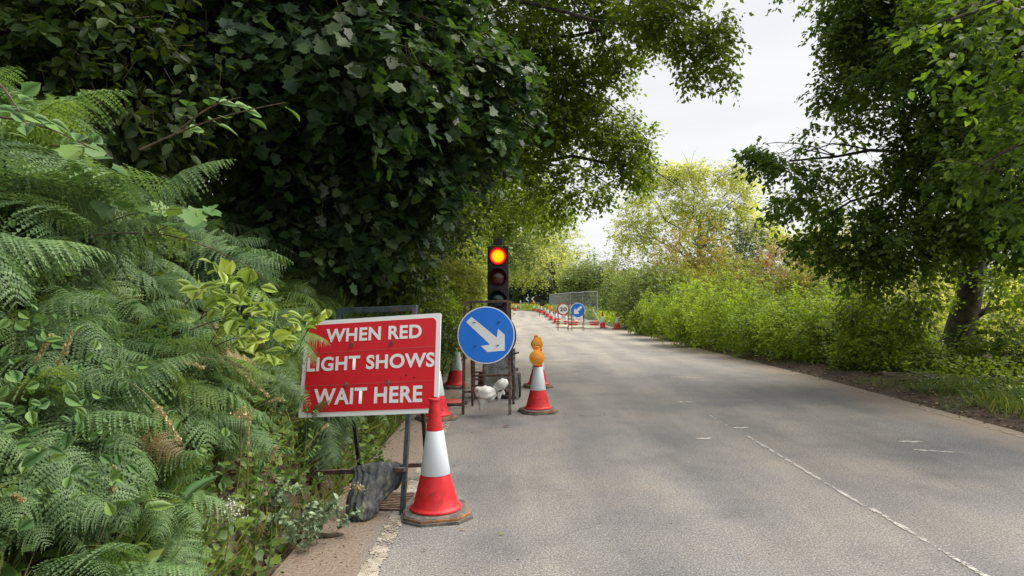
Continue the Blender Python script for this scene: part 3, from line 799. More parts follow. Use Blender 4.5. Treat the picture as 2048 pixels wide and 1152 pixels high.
mb.build('sack_fold', M['bagdark'], sb, True, soft=True)
mb = MB(); blob_tube(mb, [q(712, 1018, 4.40), q(706, 1030, 4.39), q(718, 1044, 4.37), q(745, 1046, 4.36)], [(.02, .02), (.03, .02), (.025, .02), (.008, .006)], 14, 3, (5, .15), .08, 4)
mb.build('tied_neck', M['bagdark'], sb, True, soft=True)

# ------------------------------------------------------------------ gully grate
gg = G(777, 1004)
gr = empty('drain_grate', (gg.x + .0, gg.y, zr(gg.y) + .002), R(-7), 'rusty slotted drain grate in the gutter behind the dark sandbag', 'drain')
mb = MB(); gw, gl = .30, .36
for (c, d) in (((-gw / 2, 0), (.022, gl)), ((gw / 2, 0), (.022, gl)), ((0, -gl / 2), (gw - .024, .022)), ((0, gl / 2), (gw - .024, .022))): mb.box((c[0], c[1], .006), (d[0], d[1], .014))
mb.build('grate_frame', M['iron'], gr)
mb = MB(); mb.box((0, 0, .0015), (gw - .03, gl - .03, .002)); mb.build('opening', M['hole'], gr)
for k in range(9):
    mb = MB(); mb.box((0, -gl / 2 + .034 + k * .0365, .009), (gw - .026, .016, .008)); mb.build('grate_bar', M['iron'], gr)

# ------------------------------------------------------------------ traffic cones
def make_cone():
    root = empty('traffic_cone')
    def octo(w, c): h = w / 2; return [(h, -h + c), (h, h - c), (h - c, h), (-h + c, h), (-h, h - c), (-h, -h + c), (-h + c, -h), (h - c, -h)]
    mb = MB()
    for (w, c, z0, z1, mi) in ((.435, .10, 0, .022, 0), (.420, .095, .022, .038, 1), (.405, .09, .038, .046, 0)):
        p = octo(w, c); n = 8
        rr = random.Random(int(w * 1000))
        p = [(x + rr.uniform(-.004, .004), y + rr.uniform(-.004, .004)) for x, y in p]
        ti = .96 if mi == 0 and z0 > .03 else 1
        mb.add([(x, y, z0) for x, y in p] + [(x * ti, y * ti, z1) for x, y in p], [tuple(range(n))[::-1], tuple(range(n, 2 * n))] + [(i, (i + 1) % n, (i + 1) % n + n, i + n) for i in range(n)], mi)
    mb.build('cone_base', [M['conebase'], M['coneedge']], root, bevel=.003)
    mb = MB(); mb.lathe([(.158, .046), (.165, .052), (.163, .060), (.150, .066), (.142, .075), (.128, .13), (.104, .225), (.098, .25), (.0905, .27), (.052, .54), (.052, .545), (.030, .725), (.036, .73), (.036, .742), (.029, .748), (.022, .750)], 40, cap=False)
    mb.build('cone_body', M['conered'], root, True)
    mb = MB(); mb.lathe([(.0935, .268), (.0945, .270), (.0545, .540), (.053, .542)], 40, cap=False); mb.box((.0755, 0, .40), (.002, .004, .26), 0, Matrix.Rotation(-.148, 3, 'Y'))
    mb.build('reflective_sleeve', M['sleeve'], root, True)
    return root
cone0 = make_cone(); cone_used = [False]
def place_cone(pos, rz, label, s=1.0, tilt=(0, 0), group='red and white traffic cones'):
    c = cone0 if not cone_used[0] else copy_tree(cone0); cone_used[0] = True
    c.location = pos; c.rotation_euler = (tilt[0], tilt[1], rz); c.scale = (s, s, s)
    tag(c, label, 'traffic cone', group); return c
def Gz(px, py, dz=0.0):
    g = G(px, py); g.z += dz; return g

place_cone(Gz(872, 1030), R(12), 'nearest and largest red cone with white sleeve, at the foot of the red board', 1.0, (R(.8), R(-1.0)))
place_cone(Gz(873, 838), R(30), 'cone half hidden behind the lower right corner of the red board', 1.0, (0, R(-1)))
place_cone(Gz(911, 775), R(8), 'cone standing left of the round blue arrow sign on the verge', 1.0, (0, R(1.5)))
place_cone(Gz(1076, 824), R(20), 'cone topped by the front amber lamp, right of the blue arrow sign', 1.0)
place_cone(Gz(1076, 774), R(5), 'cone hidden behind the front lamp cone, right of the traffic light', 1.0, (0, R(1)))
for (px, py, lab) in ((1234.5, 658.5, 'far cone nearest the right hedge, end of the row across the closed lane'),
                      (1205, 656.5, 'far cone standing second from the right hedge'),
                      (1162, 655, 'far cone in front of the distant blue arrow sign'),
                      (1131.5, 654, 'far cone with amber lamp in front of the 20 speed sign')):
    place_cone(Gz(px, py), R(px % 40), lab, 1.08)
place_cone(Gz(1112, 646.5), R(20), 'first cone left of the 20 speed sign in the tapering line', 1.08)
place_cone(Gz(1102.7, 640.5), R(40), 'lamp-topped cone, second left of the 20 speed sign', 1.06)
far_cones = [(1095.4, 634.5, 'third cone left of the 20 speed sign along the taper'), (1089.5, 629.8, 'fourth cone left of the 20 speed sign along the taper'),
             (1082.7, 626.2, 'distant cone under the dark sign back by the mesh fence'), (1077, 624.4, 'distant cone just left of the dark sign back'),
             (1067.6, 622.8, 'farthest cone of the taper near the yellow weeds'), (1031, 621.6, 'tiny cone at the left side of the far bend')]
for px, py, lab in far_cones: place_cone(Gz(px, py), R(px), lab, 1.05)
for k, (px, py) in enumerate(((1118, 645), (1148, 648), (1154, 646.5))):
    place_cone(Gz(px, py + 1), R(30 * k), 'partly hidden cone beside the red and white barrier behind the far signs', 1.0, group='cones around the far barrier')

# flattened cone base on the verge
fb = empty('flattened_cone_base', Gz(904, 808), R(10), 'flat dirty red disc with black rim lying left of the blue sign frame', 'cone base')
mb = MB(); mb.lathe([(.20, 0), (.21, .012), (.20, .03), (.17, .036)], 24); mb.build('black_rim', M['rubber'], fb, True)
mb = MB(); mb.lathe([(.165, .0365), (.15, .046), (.06, .055), (.02, .05)], 24); mb.build('red_disc', M['rim_red'], fb, True)

# ------------------------------------------------------------------ amber lamps
def make_lamp():
    root = empty('warning_lamp')
    Mx = Matrix.Rotation(R(90), 4, 'X')
    mb = MB(); mb.lathe([(.050, -.038), (.094, -.026), (.096, .0), (.094, .026), (.050, .038)], 36, 0, Mx)
    mb.box((0, .03, .07), (.05, .03, .06))
    mb.build('lamp_housing', M['orange'], root, True)
    for s in (-1, 1):
        mb = MB(); mb.lathe([(.076, .030 * s), (.072, .040 * s), (.050, .050 * s), (.0, .055 * s)], 36, 0, Mx, cap=False); mb.build('lens', M['amberlens'], root, True)
    mb = MB(); mb.tube([(-.03, .03, .07), (-.032, .03, .115), (-.022, .03, .132), (.022, .03, .132), (.032, .03, .115), (.03, .03, .07)], .009, 8); mb.box((0, .03, .10), (.045, .022, .05)); mb.build('handle', M['orange'], root, True)
    mb = MB(); mb.box((0, .02, .128), (.03, .024, .012)); mb.build('button', M['conered'], root)
    return root
lamp0 = make_lamp(); lu = [False]
def place_lamp(pos, rz, label, s=1.0):
    c = lamp0 if not lu[0] else copy_tree(lamp0); lu[0] = True
    c.location = pos; c.rotation_euler = (0, 0, rz); c.scale = (s, s, s)
    tag(c, label, 'warning lamp', 'amber lamps on traffic cones'); return c
g = G(1076, 824); place_lamp((g.x - .015, g.y - .095, .655), R(4), 'front round amber lamp with ribbed lens, topping the nearer cone right of the blue sign', .95)
g = G(1075, 774); place_lamp((g.x - .01, g.y - .095, .66 + g.z), R(25), 'amber lamp peeking above the front lamp, with its carrying handle up', .95)
g = G(1131.5, 654); place_lamp((g.x, g.y, g.z + .80), 0, 'orange lamp on the far cone in front of the 20 sign', 1.15)
g = G(1102.7, 640.5); place_lamp((g.x, g.y, g.z + .80), 0, 'orange lamp on the tapering cone left of the 20 sign', 1.2)
g = G(1067.6, 622.8); place_lamp((g.x, g.y, g.z + .80), 0, 'orange lamp on the farthest cone of the taper near the yellow weeds', 1.2)

# ------------------------------------------------------------------ round blue arrow sign
def arrow_poly(c, tail, head, shaft, hw, hl):
    """arrow outline from tail to head in xz"""
    t = Vector((tail[0], tail[1])); h = Vector((head[0], head[1])); d = (h - t).normalized(); n = Vector((-d.y, d.x))
    return [tuple(p) for p in (t + n * shaft, h - d * hl + n * shaft, h - d * (hl + .0) + n * hw, h + n * 0, h - d * (hl) - n * hw, h - d * hl - n * shaft, t - n * shaft)]

YB = 7.95
fl = G(926, 829); fr_ = G(1020, 829)
blue = empty('arrow_sign', (fl.x * .5 + fr_.x * .5, YB + .1, 0), 0, 'round blue sign with white arrow pointing down right on a rusty A-frame', 'road sign')
rb = lambda p: Vector(p) - blue.location
dc = P(972.3, 670, 8.02); rad = 57.3 / F * 8.02
DF = Matrix.Translation(rb(dc)) @ Matrix.Rotation(R(-5), 4, 'X') @ Matrix.Rotation(R(3), 4, 'Z')
def circ(r, n=56): return [(r * math.cos(2 * math.pi * k / n), r * math.sin(2 * math.pi * k / n)) for k in range(n)]
mb = MB(); mb.prism(circ(rad), 0, .012, 0, DF); mb.build('sign_disc', M['signwhite'], blue)
mb = MB(); mb.prism(circ(rad * .962), -.0035, -.0005, 0, DF); mb.build('blue_face', M['signblue'], blue)
s_ = 8.02 / F
pix = [(943, 634), (932, 644), (980, 689), (962, 692), (975, 704), (1009.5, 701), (1009.5, 669.5), (996, 657.5), (993.5, 675)]
ap = [((x - 972.3) * s_, (670 - y) * s_) for x, y in pix]
me_v = [Vector((a, 0, b)) for a, b in ap]
mb = MB()
cpt = lambda i: ap[i]
from mathutils.geometry import tessellate_polygon
tris = tessellate_polygon([me_v])
mb.add([DF @ Vector((a, -.0055, b)) for a, b in ap], [tuple(t) for t in tris]); mb.build('arrow', M['signwhite'], blue)
for (px, py) in ((948, 645), (997, 644.5), (950, 692), (995, 690.5)):
    lx, lz = (px - 972.3) * s_, (670 - py) * s_
    mb = MB(); mb.prism([(lx - .020, lz + .002), (lx + .020, lz + .004), (lx + .020, lz), (lx + .004, lz - .008), (lx - .005, lz - .003)], -.014, -.006, 0, DF); mb.build('clip', M['darksteel'], blue)
tl2 = P(930, 606, 8.22); tr2 = P(1016, 603, 8.22)
for a, b in ((fl, tl2), (fr_, tr2)):
    mb = MB(); mb.bar(rb(a), rb(b) , .034, .03); mb.build('leg', M['rust'], blue, bevel=.002)
rl2 = G(945, 812); rr2 = G(1027, 808)
for a, b in ((rl2, P(942, 606, 8.30)), (rr2, P(1019, 603, 8.30))):
    mb = MB(); mb.bar(rb(a), rb(b), .03, .03); mb.build('leg', M['rust'], blue, bevel=.002)
for a, b, w in ((P(927, 605, 8.24), P(1019, 602, 8.24), .036), (P(925, 784, 8.08), P(1019, 780, 8.08), .028), (P(942, 779, 8.5), P(1026, 776, 8.5), .026), (P(942, 752, 8.55), P(1026, 750, 8.55), .024)):
    mb = MB(); mb.bar(rb(a), rb(b), w, .028, 0, (0, 0, 1)); mb.build('cross_bar', M['rust'], blue, bevel=.002)

# white sack tied on the bar
wb = empty('sandbag', G(983, 828), 0, 'crumpled white sandbag sack tied round the low bar of the blue sign frame', 'sandbag')
q = lambda px, py, Y: P(px, py, Y) - wb.location
mb = MB()
blob_tube(mb, [q(990, 780, 8.0), q(983, 783, 7.97), q(972, 785, 7.95), q(962, 784, 7.96), q(954, 780, 7.98), q(951, 779, 8.0)], [(.025, .03), (.07, .05), (.095, .07), (.085, .06), (.04, .04), (.008, .008)], 30, 1, (6, .13), .04, 5)
blob_tube(mb, [q(966, 790, 7.95), q(964, 802, 7.95), q(962, 814, 7.96), q(962, 822, 7.97)], [(.075, .05), (.045, .03), (.022, .02), (.004, .004)], 22, 4, (5, .16), .05, 4)
blob_tube(mb, [q(986, 786, 7.96), q(982, 798, 7.95), q(976, 808, 7.96)], [(.05, .03), (.03, .02), (.005, .005)], 18, 6, (5, .16), .05, 4)
mb.build('sack', M['bagwhite'], wb, True, soft=True)
mb = MB()
blob_tube(mb, [q(988, 781, 8.0), q(993, 776, 7.98), q(1002, 770, 7.96), q(1010, 763, 7.97), q(1013, 759, 7.98)], [(.02, .02), (.045, .035), (.06, .05), (.05, .04), (.01, .01)], 26, 2, (6, .16), .05, 5)
blob_tube(mb, [q(1000, 784, 7.98), q(998, 792, 7.98), q(999, 801, 7.99)], [(.035, .02), (.025, .02), (.004, .004)], 16, 3, (5, .16), .05, 4)
blob_tube(mb, [q(1003, 782, 7.98), q(1007, 787, 7.98), q(1009, 790, 7.99)], [(.03, .02), (.02, .015), (.004, .004)], 16, 3, (5, .16), .05, 4)
mb.build('sack_end', M['bagwhite'], wb, True, soft=True)

# ------------------------------------------------------------------ portable traffic light
YT = 9.3; sc_ = YT / F
def T(px, py, Y=YT): return P(px, py, Y)
base = G(1000, 806); tlx = T(996, 550).x
tlr = empty('traffic_light', (tlx, YT + .15, zr(YT)), 0, 'portable traffic light showing red on galvanised wheeled cabinet behind the blue arrow sign', 'traffic light')
rt = lambda p: Vector(p) - tlr.location
hw = 42.5 * sc_; ht = T(996, 492).z; hb_ = T(996, 640).z
mb = MB(); mb.box(rt((tlx, YT + .10, (ht + hb_) / 2)), (hw, .17, ht - hb_)); mb.build('head_housing', M['black'], tlr, bevel=.012)
for (py, mat) in ((512.5, 'redlit'), (554, 'amberoff'), (598, 'greenoff')):
    c = T(996, py); Mx = Matrix.Translation(rt((c.x, YT + .012, c.z)))
    Rx = Matrix.Rotation(R(90), 4, 'X')
    mb = MB()
    n = 40; o_ = []
    # visor: cowl that is long at the top and sides, open below
    for k in range(n + 1):
        a = R(-50) + R(280) * k / n
        for rr2_, dep in ((.122, 0), (.122, 1), (.116, 1), (.116, 0)):
            L = .03 + .11 * max(0.0, math.sin(a) * .6 + .4)
            o_.append(Mx @ Vector((rr2_ * math.cos(a), -.004 - dep * L, rr2_ * math.sin(a))))
    fcs = []
    for k in range(n):
        for j in range(4):
            fcs.append((k * 4 + j, k * 4 + (j + 1) % 4, (k + 1) * 4 + (j + 1) % 4, (k + 1) * 4 + j))
    mb.add(o_, fcs); mb.build('visor', M['black'], tlr, True)
    ring = MB(); ring.lathe([(.125, 0), (.128, .012), (.118, .018), (.108, .008)], 44, 0, Mx @ Rx, cap=False); ring.build('lens_ring', M['darksteel'], tlr, True)
    ln = MB(); ln.lathe([(.108, 0), (.10, .014), (.075, .032), (.04, .042), (0, .045)], 44, 0, Rx, cap=False)
    lo = ln.build('lens', M[mat], tlr, True); lo.location = rt((c.x, YT + .012, c.z))
    if mat == 'redlit': lo['label'] = 'lit red lens glowing orange at its centre'
c = T(995.5, 483); mb = MB(); mb.box(rt((c.x, YT + .1, c.z)), (.13, .12, .085)); mb.build('sensor', M['black'], tlr, bevel=.006)
mb = MB(); a = T(983, 490); b = T(983, 474.5); c_ = T(1008, 474.5); d_ = T(1008, 490)
mb.tube([rt(a), rt(b), rt(c_), rt(d_)], .006, 6); mb.build('wire_guard', M['darksteel'], tlr)
mb = MB(); p0 = T(996, 640); mb.tube([rt((p0.x, YT + .1, .75)), rt((p0.x, YT + .1, p0.z + .02))], .035, 12); mb.build('mast', M['darksteel'], tlr, True)
hc = T(983, 672); mb = MB()
mb.lathe([(.30, 0), (.335, .02), (.335, .10), (.29, .13)], 48, 0, Matrix.Translation(rt((hc.x + .0, YT + .16, hc.z))) @ Matrix.Rotation(R(90), 4, 'X')); mb.build('cable_drum', M['black'], tlr, True)
x0, x1 = T(966, 760).x, T(1022, 760).x; zt = T(996, 700).z; zb = .10
mb = MB(); xm = T(995, 760).x
mb.box(rt(((x0 + xm - .006) / 2, YT + .2, (zt + zb) / 2)), (xm - x0 - .006, .40, zt - zb)); mb.box(rt(((x1 + xm + .006) / 2, YT + .205, (zt + zb) / 2)), (x1 - xm - .006, .40, zt - zb))
cabinet = mb.build('cabinet', M['galv'], tlr, bevel=.004)
mb = MB()
for px in (985, 992, 999, 1012): 
    for py in (752, 735, 765): mb.box(rt(T(px, py, YT - .004)), (.012, .012, .012))
mb.build('rivets', M['darksteel'], tlr)
fx = T(1027, 760).x; mb = MB(); mb.box(rt((fx, YT + .05, (zt + .06) / 2)), (.05, .02, zt - .02)); mb.build('side_flange', M['galv'], tlr, bevel=.003)
for k in range(5):
    mb = MB(); mb.box(rt((fx, YT + .036, .2 + k * .115)), (.014, .012, .014)); mb.build('bolt', M['darksteel'], tlr)
mb = MB(); mb.bar(rt(T(1010, 712)), rt(T(1038, 705)), .022, .02, 0, (0, 0, 1)); mb.build('handle', M['black'], tlr)
for wx in (T(1037, 778).x, T(961, 780).x):
    root_m = Matrix.Translation(rt((wx, YT + .18, .17 + zr(YT)))) @ Matrix.Rotation(R(90), 4, 'Y')
    mb = MB(); mb.lathe([(.10, -.035), (.155, -.035), (.168, -.02), (.168, .02), (.155, .035), (.10, .035)], 30, 0, root_m); w = mb.build('wheel', M['rubber'], tlr, True)
    mb = MB(); mb.lathe([(.03, -.04), (.095, -.038), (.098, 0), (.095, .038), (.03, .04)], 20, 0, root_m); mb.build('rim', M['galv'], w, True)
mb = MB(); bx = T(1033, 780).x
mb.bar(rt((bx - .01, YT + .02, .36)), rt((bx + .012, YT + .0, .15)), .035, .02); mb.bar(rt((bx + .012, YT, .17)), rt((bx + .012, YT, .0)), .04, .03)
mb.box(rt((bx, YT, .40)), (.05, .03, .05)); mb.build('stabiliser_leg', M['galv'], tlr)
mb = MB()
for px in (948, 967): mb.bar(rt((T(px, 700, 9.1).x, 9.12, .02)), rt((T(px, 700, 9.1).x, 9.12, .78)), .026)
for py in (745, 759, 772): mb.bar(rt((T(946, py, 9.1).x, 9.12, T(946, py, 9.1).z)), rt((T(967, py, 9.1).x + .03, 9.12, T(946, py, 9.1).z)), .022, .022, 0, (0, 0, 1))
mb.build('side_frame', M['rust'], tlr)
mb = MB(); mb.box(rt(((x0 + x1) / 2, YT + .2, .075)), (x1 - x0 - .02, .36, .05)); mb.build('chassis', M['black'], tlr)

# ------------------------------------------------------------------ far signs
def post_sign(px, py, Y, rpx, kind, label, footpy):
    c = P(px, py, Y); s = Y / F; r = rpx * s; gz = zr(Y)
    root = empty('arrow_sign' if kind == 'blue' else 'speed_limit_sign' if kind == '20' else 'road_works_sign', (c.x, Y, gz), 0, label, 'road sign', 'signs on frames at the far works')
    cz = c.z - gz
    mb = MB(); mb.prism([(x, z + cz) for x, z in circ(r, 40)], 0, .012); 
    mb.build('sign_disc', {'blue': M['signwhite'], '20': M['rim_red'], 'back': M['back']}[kind], root)
    if kind == 'blue':
        mb = MB(); mb.prism([(x, z + cz) for x, z in circ(r * .93, 40)], -.004, -.001); mb.build('blue_face', M['signblue'], root)
        arr = [(.62, .62), (.45, .72) , (-.22, .08), (-.12, .32), (-.62, .05) ,(-.62, -.6), (-.0, -.55), (.18, -.38), (-.02, -.2), (.72, .45)]
        arr = [(.50, .74), (-.30, .02), (-.36, .30), (-.62, .12), (-.60, -.62), (.16, -.60), (.22, -.38), (-.02, -.26), (.76, .48)]
        vv = [Vector((x * r * .82, -.006, z * r * .82 + cz)) for x, z in arr]
        mb = MB(); mb.add(vv, [tuple(t) for t in tessellate_polygon([vv])]); mb.build('arrow', M['signwhite'], root)
    if kind == '20':
        mb = MB(); mb.prism([(x, z + cz) for x, z in circ(r * .78, 40)], -.004, -.001); mb.build('white_face', M['signwhite'], root)
        lettering('20', r * .62, r * 1.12, M['signblack'], root, (0, -.007, cz), bold=.03)
    for s_x in (-.8, .8):
        mb = MB(); mb.bar((r * s_x, -.10, 0), (r * s_x, .02, cz + r * .6), .022); mb.build('leg', M['rust'], root)
        mb = MB(); mb.bar((r * s_x, .45, 0), (r * s_x, .04, cz + r * .6), .018); mb.build('leg', M['rust'], root)
    for z in (.18, cz + r * .6):
        mb = MB(); mb.bar((-r * .8, -.08 if z < .5 else .03, z), (r * .8, -.08 if z < .5 else .03, z), .022, .022, 0, (0, 0, 1)); mb.build('cross_bar', M['rust'], root)
    return root
post_sign(1126.5, 618.5, 30.8, 12.8, '20', 'distant white 20 speed limit disc with faded red ring', 655)
post_sign(1155.5, 620.5, 30.3, 14.8, 'blue', 'distant round blue sign with white arrow pointing down left', 656)
post_sign(1084.5, 606, 52, 6.4, 'back', 'back of a small dark round sign by the left end of the mesh fence', 626)

# distant sack on the far frame
g = G(1159, 655); sk = empty('sandbag', g, 0, 'yellowish sandbag at the foot of the far cone in front of the distant blue sign', 'sandbag')
mb = MB(); blob_tube(mb, [(-.18, -.05, .40), (-.16, -.06, .28), (-.15, -.05, .12), (-.14, -.05, .0)], [(.05, .05), (.12, .10), (.15, .12), (.05, .05)], 16, 2, (5, .1), .05, 3); mb.build('sack', M['orangeplastic'], sk, True)

# chevron board
cy = 67.5; c = P(1060, 598, cy)
ch = empty('chevron_sign', (c.x, cy, tz(c.x, cy)), 0, 'small black chevron board with two white arrows pointing left at the far bend', 'road sign')
cz = c.z - ch.location.z; cs = cy / F
mb = MB(); mb.prism(round_rect(30 * cs, 11 * cs, .05, 3, 2 * cs, cz), 0, .03); mb.build('sign_plate', M['signblack'], ch)
for dx in (-9, 2):
    w = 4.6 * cs; h = 4.5 * cs; t_ = 3.0 * cs; x0_ = dx * cs
    pl = [(x0_, cz), (x0_ + w, cz + h), (x0_ + w + t_, cz + h), (x0_ + t_, cz), (x0_ + w + t_, cz - h), (x0_ + w, cz - h)]
    vv = [Vector((x, -.006, z)) for x, z in pl]
    mb = MB(); mb.add(vv, [tuple(t) for t in tessellate_polygon([vv])]); mb.build('chevron', M['signwhite'], ch)
for dx in (-12, 10):
    mb = MB(); mb.bar((dx * cs, .06, -.1), (dx * cs, .06, cz + 5 * cs), .09); mb.build('post', M['fencemetal'], ch)
rl_ = empty('guard_rail', (P(1040, 605, 69).x, 68.5, 0), 0, 'low pale guard rail on white posts beneath the chevron board at the bend', 'guard rail')
rl_.location.z = tz(rl_.location.x, 68.5)
mb = MB(); xa, xb = P(1041, 605, 68.5).x - rl_.location.x, P(1083, 605, 68.5).x - rl_.location.x; rz_ = P(1060, 605.5, 68.5).z - rl_.location.z
mb.bar((xa, 0, rz_), (xb, 0, rz_), .12, .08, 0, (0, 0, 1)); mb.build('rail', M['galv'], rl_)
for k in range(3):
    x = xa + (xb - xa) * k / 2; mb = MB(); mb.bar((x, .08, -.1), (x, .08, rz_ + (.25 if k != 1 else 0)), .12); mb.build('post', M['signwhite'], rl_)

# mesh fence panels
def fence_panel(a, b, ztop, label, dense=.075):
    a = Vector(a); b = Vector(b); root = empty('fence_panel', a, 0, label, 'fence panel', 'mesh fence panels round the far works')
    d = Vector((b.x - a.x, b.y - a.y, 0)); L = d.length; d.normalize(); h = ztop - a.z
    for s in (0, L):
        mb = MB(); mb.tube([d * s + Vector((0, 0, .02)), d * s + Vector((0, 0, h))], .021, 8); mb.build('post', M['fencemetal'], root, True)
    for z in (.12, h):
        mb = MB(); mb.tube([Vector((0, 0, z)), d * L + Vector((0, 0, z))], .021, 8); mb.build('rail', M['fencemetal'], root, True)
    mb = MB(); n = int(L / dense)
    for i in range(1, n): mb.bar(d * (L * i / n) + Vector((0, 0, .12)), d * (L * i / n) + Vector((0, 0, h)), .005)
    m_ = int(h / .22)
    for j in range(1, m_): mb.bar(Vector((0, 0, .12 + (h - .12) * j / m_)), d * L + Vector((0, 0, .12 + (h - .12) * j / m_)), .006, .006, 0, (0, 0, 1))
    w = mb.build('wire_mesh', M['fencemetal'], root); w['kind'] = 'stuff'
    for s in (.0, L):
        mb = MB(); mb.box(d * s + Vector((0, 0, .06)), (.25, .65, .12)); mb.build('foot_block', M['orangeplastic'], root, bevel=.02)
def FP(px, Y): p = P(px, 600, Y); return Vector((p.x, Y, zr(Y)))
ft = [FP(1195, 41), FP(1165.5, 44), FP(1140.5, 47), FP(1128, 50.5), FP(1116, 54.5), FP(1107, 59), FP(1099, 64)]
tops = [P(1195, 582, 41).z, P(1165, 584, 44).z, P(1140, 585.5, 47).z, P(1128, 586.8, 50).z, P(1116, 587.3, 54).z, P(1107, 588, 59).z, P(1099, 588.5, 64).z]
labs = ['right-hand end panel of the mesh fence beside the hedge', 'second mesh panel from the hedge, above the distant blue sign', 'mesh panel at the fence corner behind the 20 sign',
        'receding mesh panel just past the fence corner', 'receding mesh panel midway along the far fence', 'farthest mesh panel at the left end of the fence']
for i in range(6): fence_panel(ft[i], ft[i + 1], (tops[i] + tops[i + 1]) / 2, labs[i], .085 if i < 2 else .12)
# leaning brace pole
br_ = empty('brace_pole', G(1199, 646), 0, 'pale pole leaning against the mesh fence above the barrier end', 'pole')
mb = MB(); mb.tube([(0, 0, .1), Vector(P(1186, 619, 38)) - br_.location], .03, 6); mb.build('pole', M['orangeplastic'], br_)

# red and white plastic barriers
def barrier(x0p, x1p, Y, label, flip):
    a = P(x0p, 640, Y); b = P(x1p, 640, Y); L = (b.x - a.x); gz = zr(Y); h = 15.5 / F * Y
    root = empty('plastic_barrier', ((a.x + b.x) / 2, Y, gz), 0, label, 'barrier', 'red and white plastic barriers')
    mb = MB(); mb.add(*[[(x, y, z) for x in (-L / 2, L / 2) for (y, z) in ((-.22, 0), (-.22, .06), (-.09, .2), (-.09, h), (.09, h), (.09, .2), (.22, .06), (.22, 0))],
                        [tuple(range(8)), tuple(range(15, 7, -1))] + [(i, (i + 1) % 8, (i + 1) % 8 + 8, i + 8) for i in range(8)]])
    mb.build('barrier_body', M['orangeplastic'] , root, bevel=.02)
    n = 3
    for k in range(n):
        if (k % 2 == 0) == flip:
            mb = MB(); mb.box((-L / 2 + L * (k + .5) / n, -.10, h * .86), (L / n * .94, .03, h * .16)); mb.build('red_band', M['redplastic'], root, bevel=.01)
            mb = MB(); mb.box((-L / 2 + L * (k + .5) / n, -.105, h * .5), (L / n * .78, .04, h * .34)); mb.build('recess', M['redplastic'], root, bevel=.01)
    mb = MB(); mb.box((0, -.11, h * .72), (L * .98, .02, h * .05)); mb.build('ledge', M['signwhite'], root)
barrier(1136, 1199, 33.5, 'red and cream plastic barrier lying in front of the mesh fence', True)
barrier(1112, 1134.5, 34.5, 'shorter red and cream barrier behind the 20 sign', True)

# ================================================================== VEGETATION
RG = np.random.default_rng(11)

# ---- bracken fronds: a few shapes, shared by every plant
def frond_mesh(seed, arch=1.5, a0=1.15, npin=22, lean=.35, sc=1.0, npl=15):
    rg = np.random.default_rng(seed); V = []; Fc = []; Rn = []
    n = 60; ts = np.linspace(0, 1, n); ang = a0 - arch * ts ** 1.15
    side = rg.uniform(-.25, .25) * ts ** 2
    x = np.concatenate([[0], np.cumsum(np.cos(ang[:-1])) / n]); z = np.concatenate([[0], np.cumsum(np.sin(ang[:-1])) / n]); y = side * .35
    Pp = np.stack([x, y, z], 1); Tg = norm(np.gradient(Pp, axis=0))
    Sd = norm(np.cross(np.tile([0, 0, 1.0], (n, 1)), Tg)); Up = np.cross(Tg, Sd)
    def add(v, f, r):
        o = len(V); V.extend(v); Fc.extend([(a + o, b + o, c + o) for a, b, c in f]); Rn.extend([r] * len(v))
    for i in range(0, n - 4, 4):       # stalk
        w = .006 * (1 - ts[i] * .8); w2 = .006 * (1 - ts[i + 4] * .8)
        a, b = Pp[i], Pp[i + 4]
        add([a + Sd[i] * w, a - Sd[i] * w, b - Sd[i + 4] * w2, b + Sd[i + 4] * w2, a - Up[i] * w, b - Up[i + 4] * w2], [(0, 1, 2), (0, 2, 3), (1, 4, 5), (1, 5, 2), (4, 0, 3), (4, 3, 5)], .85)
    for k in range(npin):
        uu = (k + .5) / npin; t = .24 + .76 * uu; fi = t * (n - 1); i = min(int(fi), n - 2); q = fi - i
        c = Pp[i] * (1 - q) + Pp[i + 1] * q; T_, S_, U_ = Tg[i], Sd[i], Up[i]
        prof = min(1, .55 + uu * 2.2) * (1 - uu) ** .72
        L = .32 * prof * rg.uniform(.85, 1.1) + .012
        for sg in (-1, 1):
            r0 = rg.uniform(0, 1); dirp = norm(S_ * sg + T_ * (lean + rg.uniform(-.1, .1)) + U_ * rg.uniform(-.12, .14))
            m = max(3, int(round(npl * (.35 + .65 * prof)))); w = L * .17
            drp = rg.uniform(.3, .95)
            nrm2 = norm(np.cross(dirp, T_)) * sg
            nrm2 = nrm2 if nrm2[2] > 0 else -nrm2
            for j in range(m):
                s0 = j / m; s1 = (j + .93) / m
                def pt(s): return c + dirp * L * s + np.array([0, 0, -1.0]) * L * drp * s * s
                p0 = pt(s0); p1 = pt(s1); pm = (p0 + p1) / 2
                wl_ = w * (1 - s0 * .88) * min(1, .7 + s0 * 2); tw = norm(T_ - dirp * T_.dot(dirp))
                for s2 in (-1, 1):
                    tip = pm + tw * s2 * wl_ + dirp * L * .055 + nrm2 * wl_ * rg.uniform(-.3, .15)
                    add([p0, p1, tip], [(0, 1, 2)], float(np.clip(r0 * .6 + rg.uniform(0, .4), 0, 1)))
            add([c - T_ * .0025, c + T_ * .0025, c + dirp * L + np.array([0, 0, -1.0]) * L * drp], [(0, 1, 2)], .9)
    V = np.array(V) * sc
    o = tri_mesh('frond', V, np.array(Fc), np.array(Rn), M['fern']); me = o.data
    bpy.data.objects.remove(o); return me
FR_ = [frond_mesh(s, arch, a0, npn, ln) for s, arch, a0, npn, ln in ((1, 1.9, 1.2, 30, .3), (2, 2.5, 1.25, 28, .35), (3, 1.25, .95, 30, .4), (4, 2.7, 1.1, 26, .3), (5, 2.1, .75, 28, .35), (6, 1.5, .6, 30, .3))]
FR2 = []
for me in FR_:
    m2 = me.copy(); m2.materials.clear(); m2.materials.append(M['fern2']); FR2.append(m2)
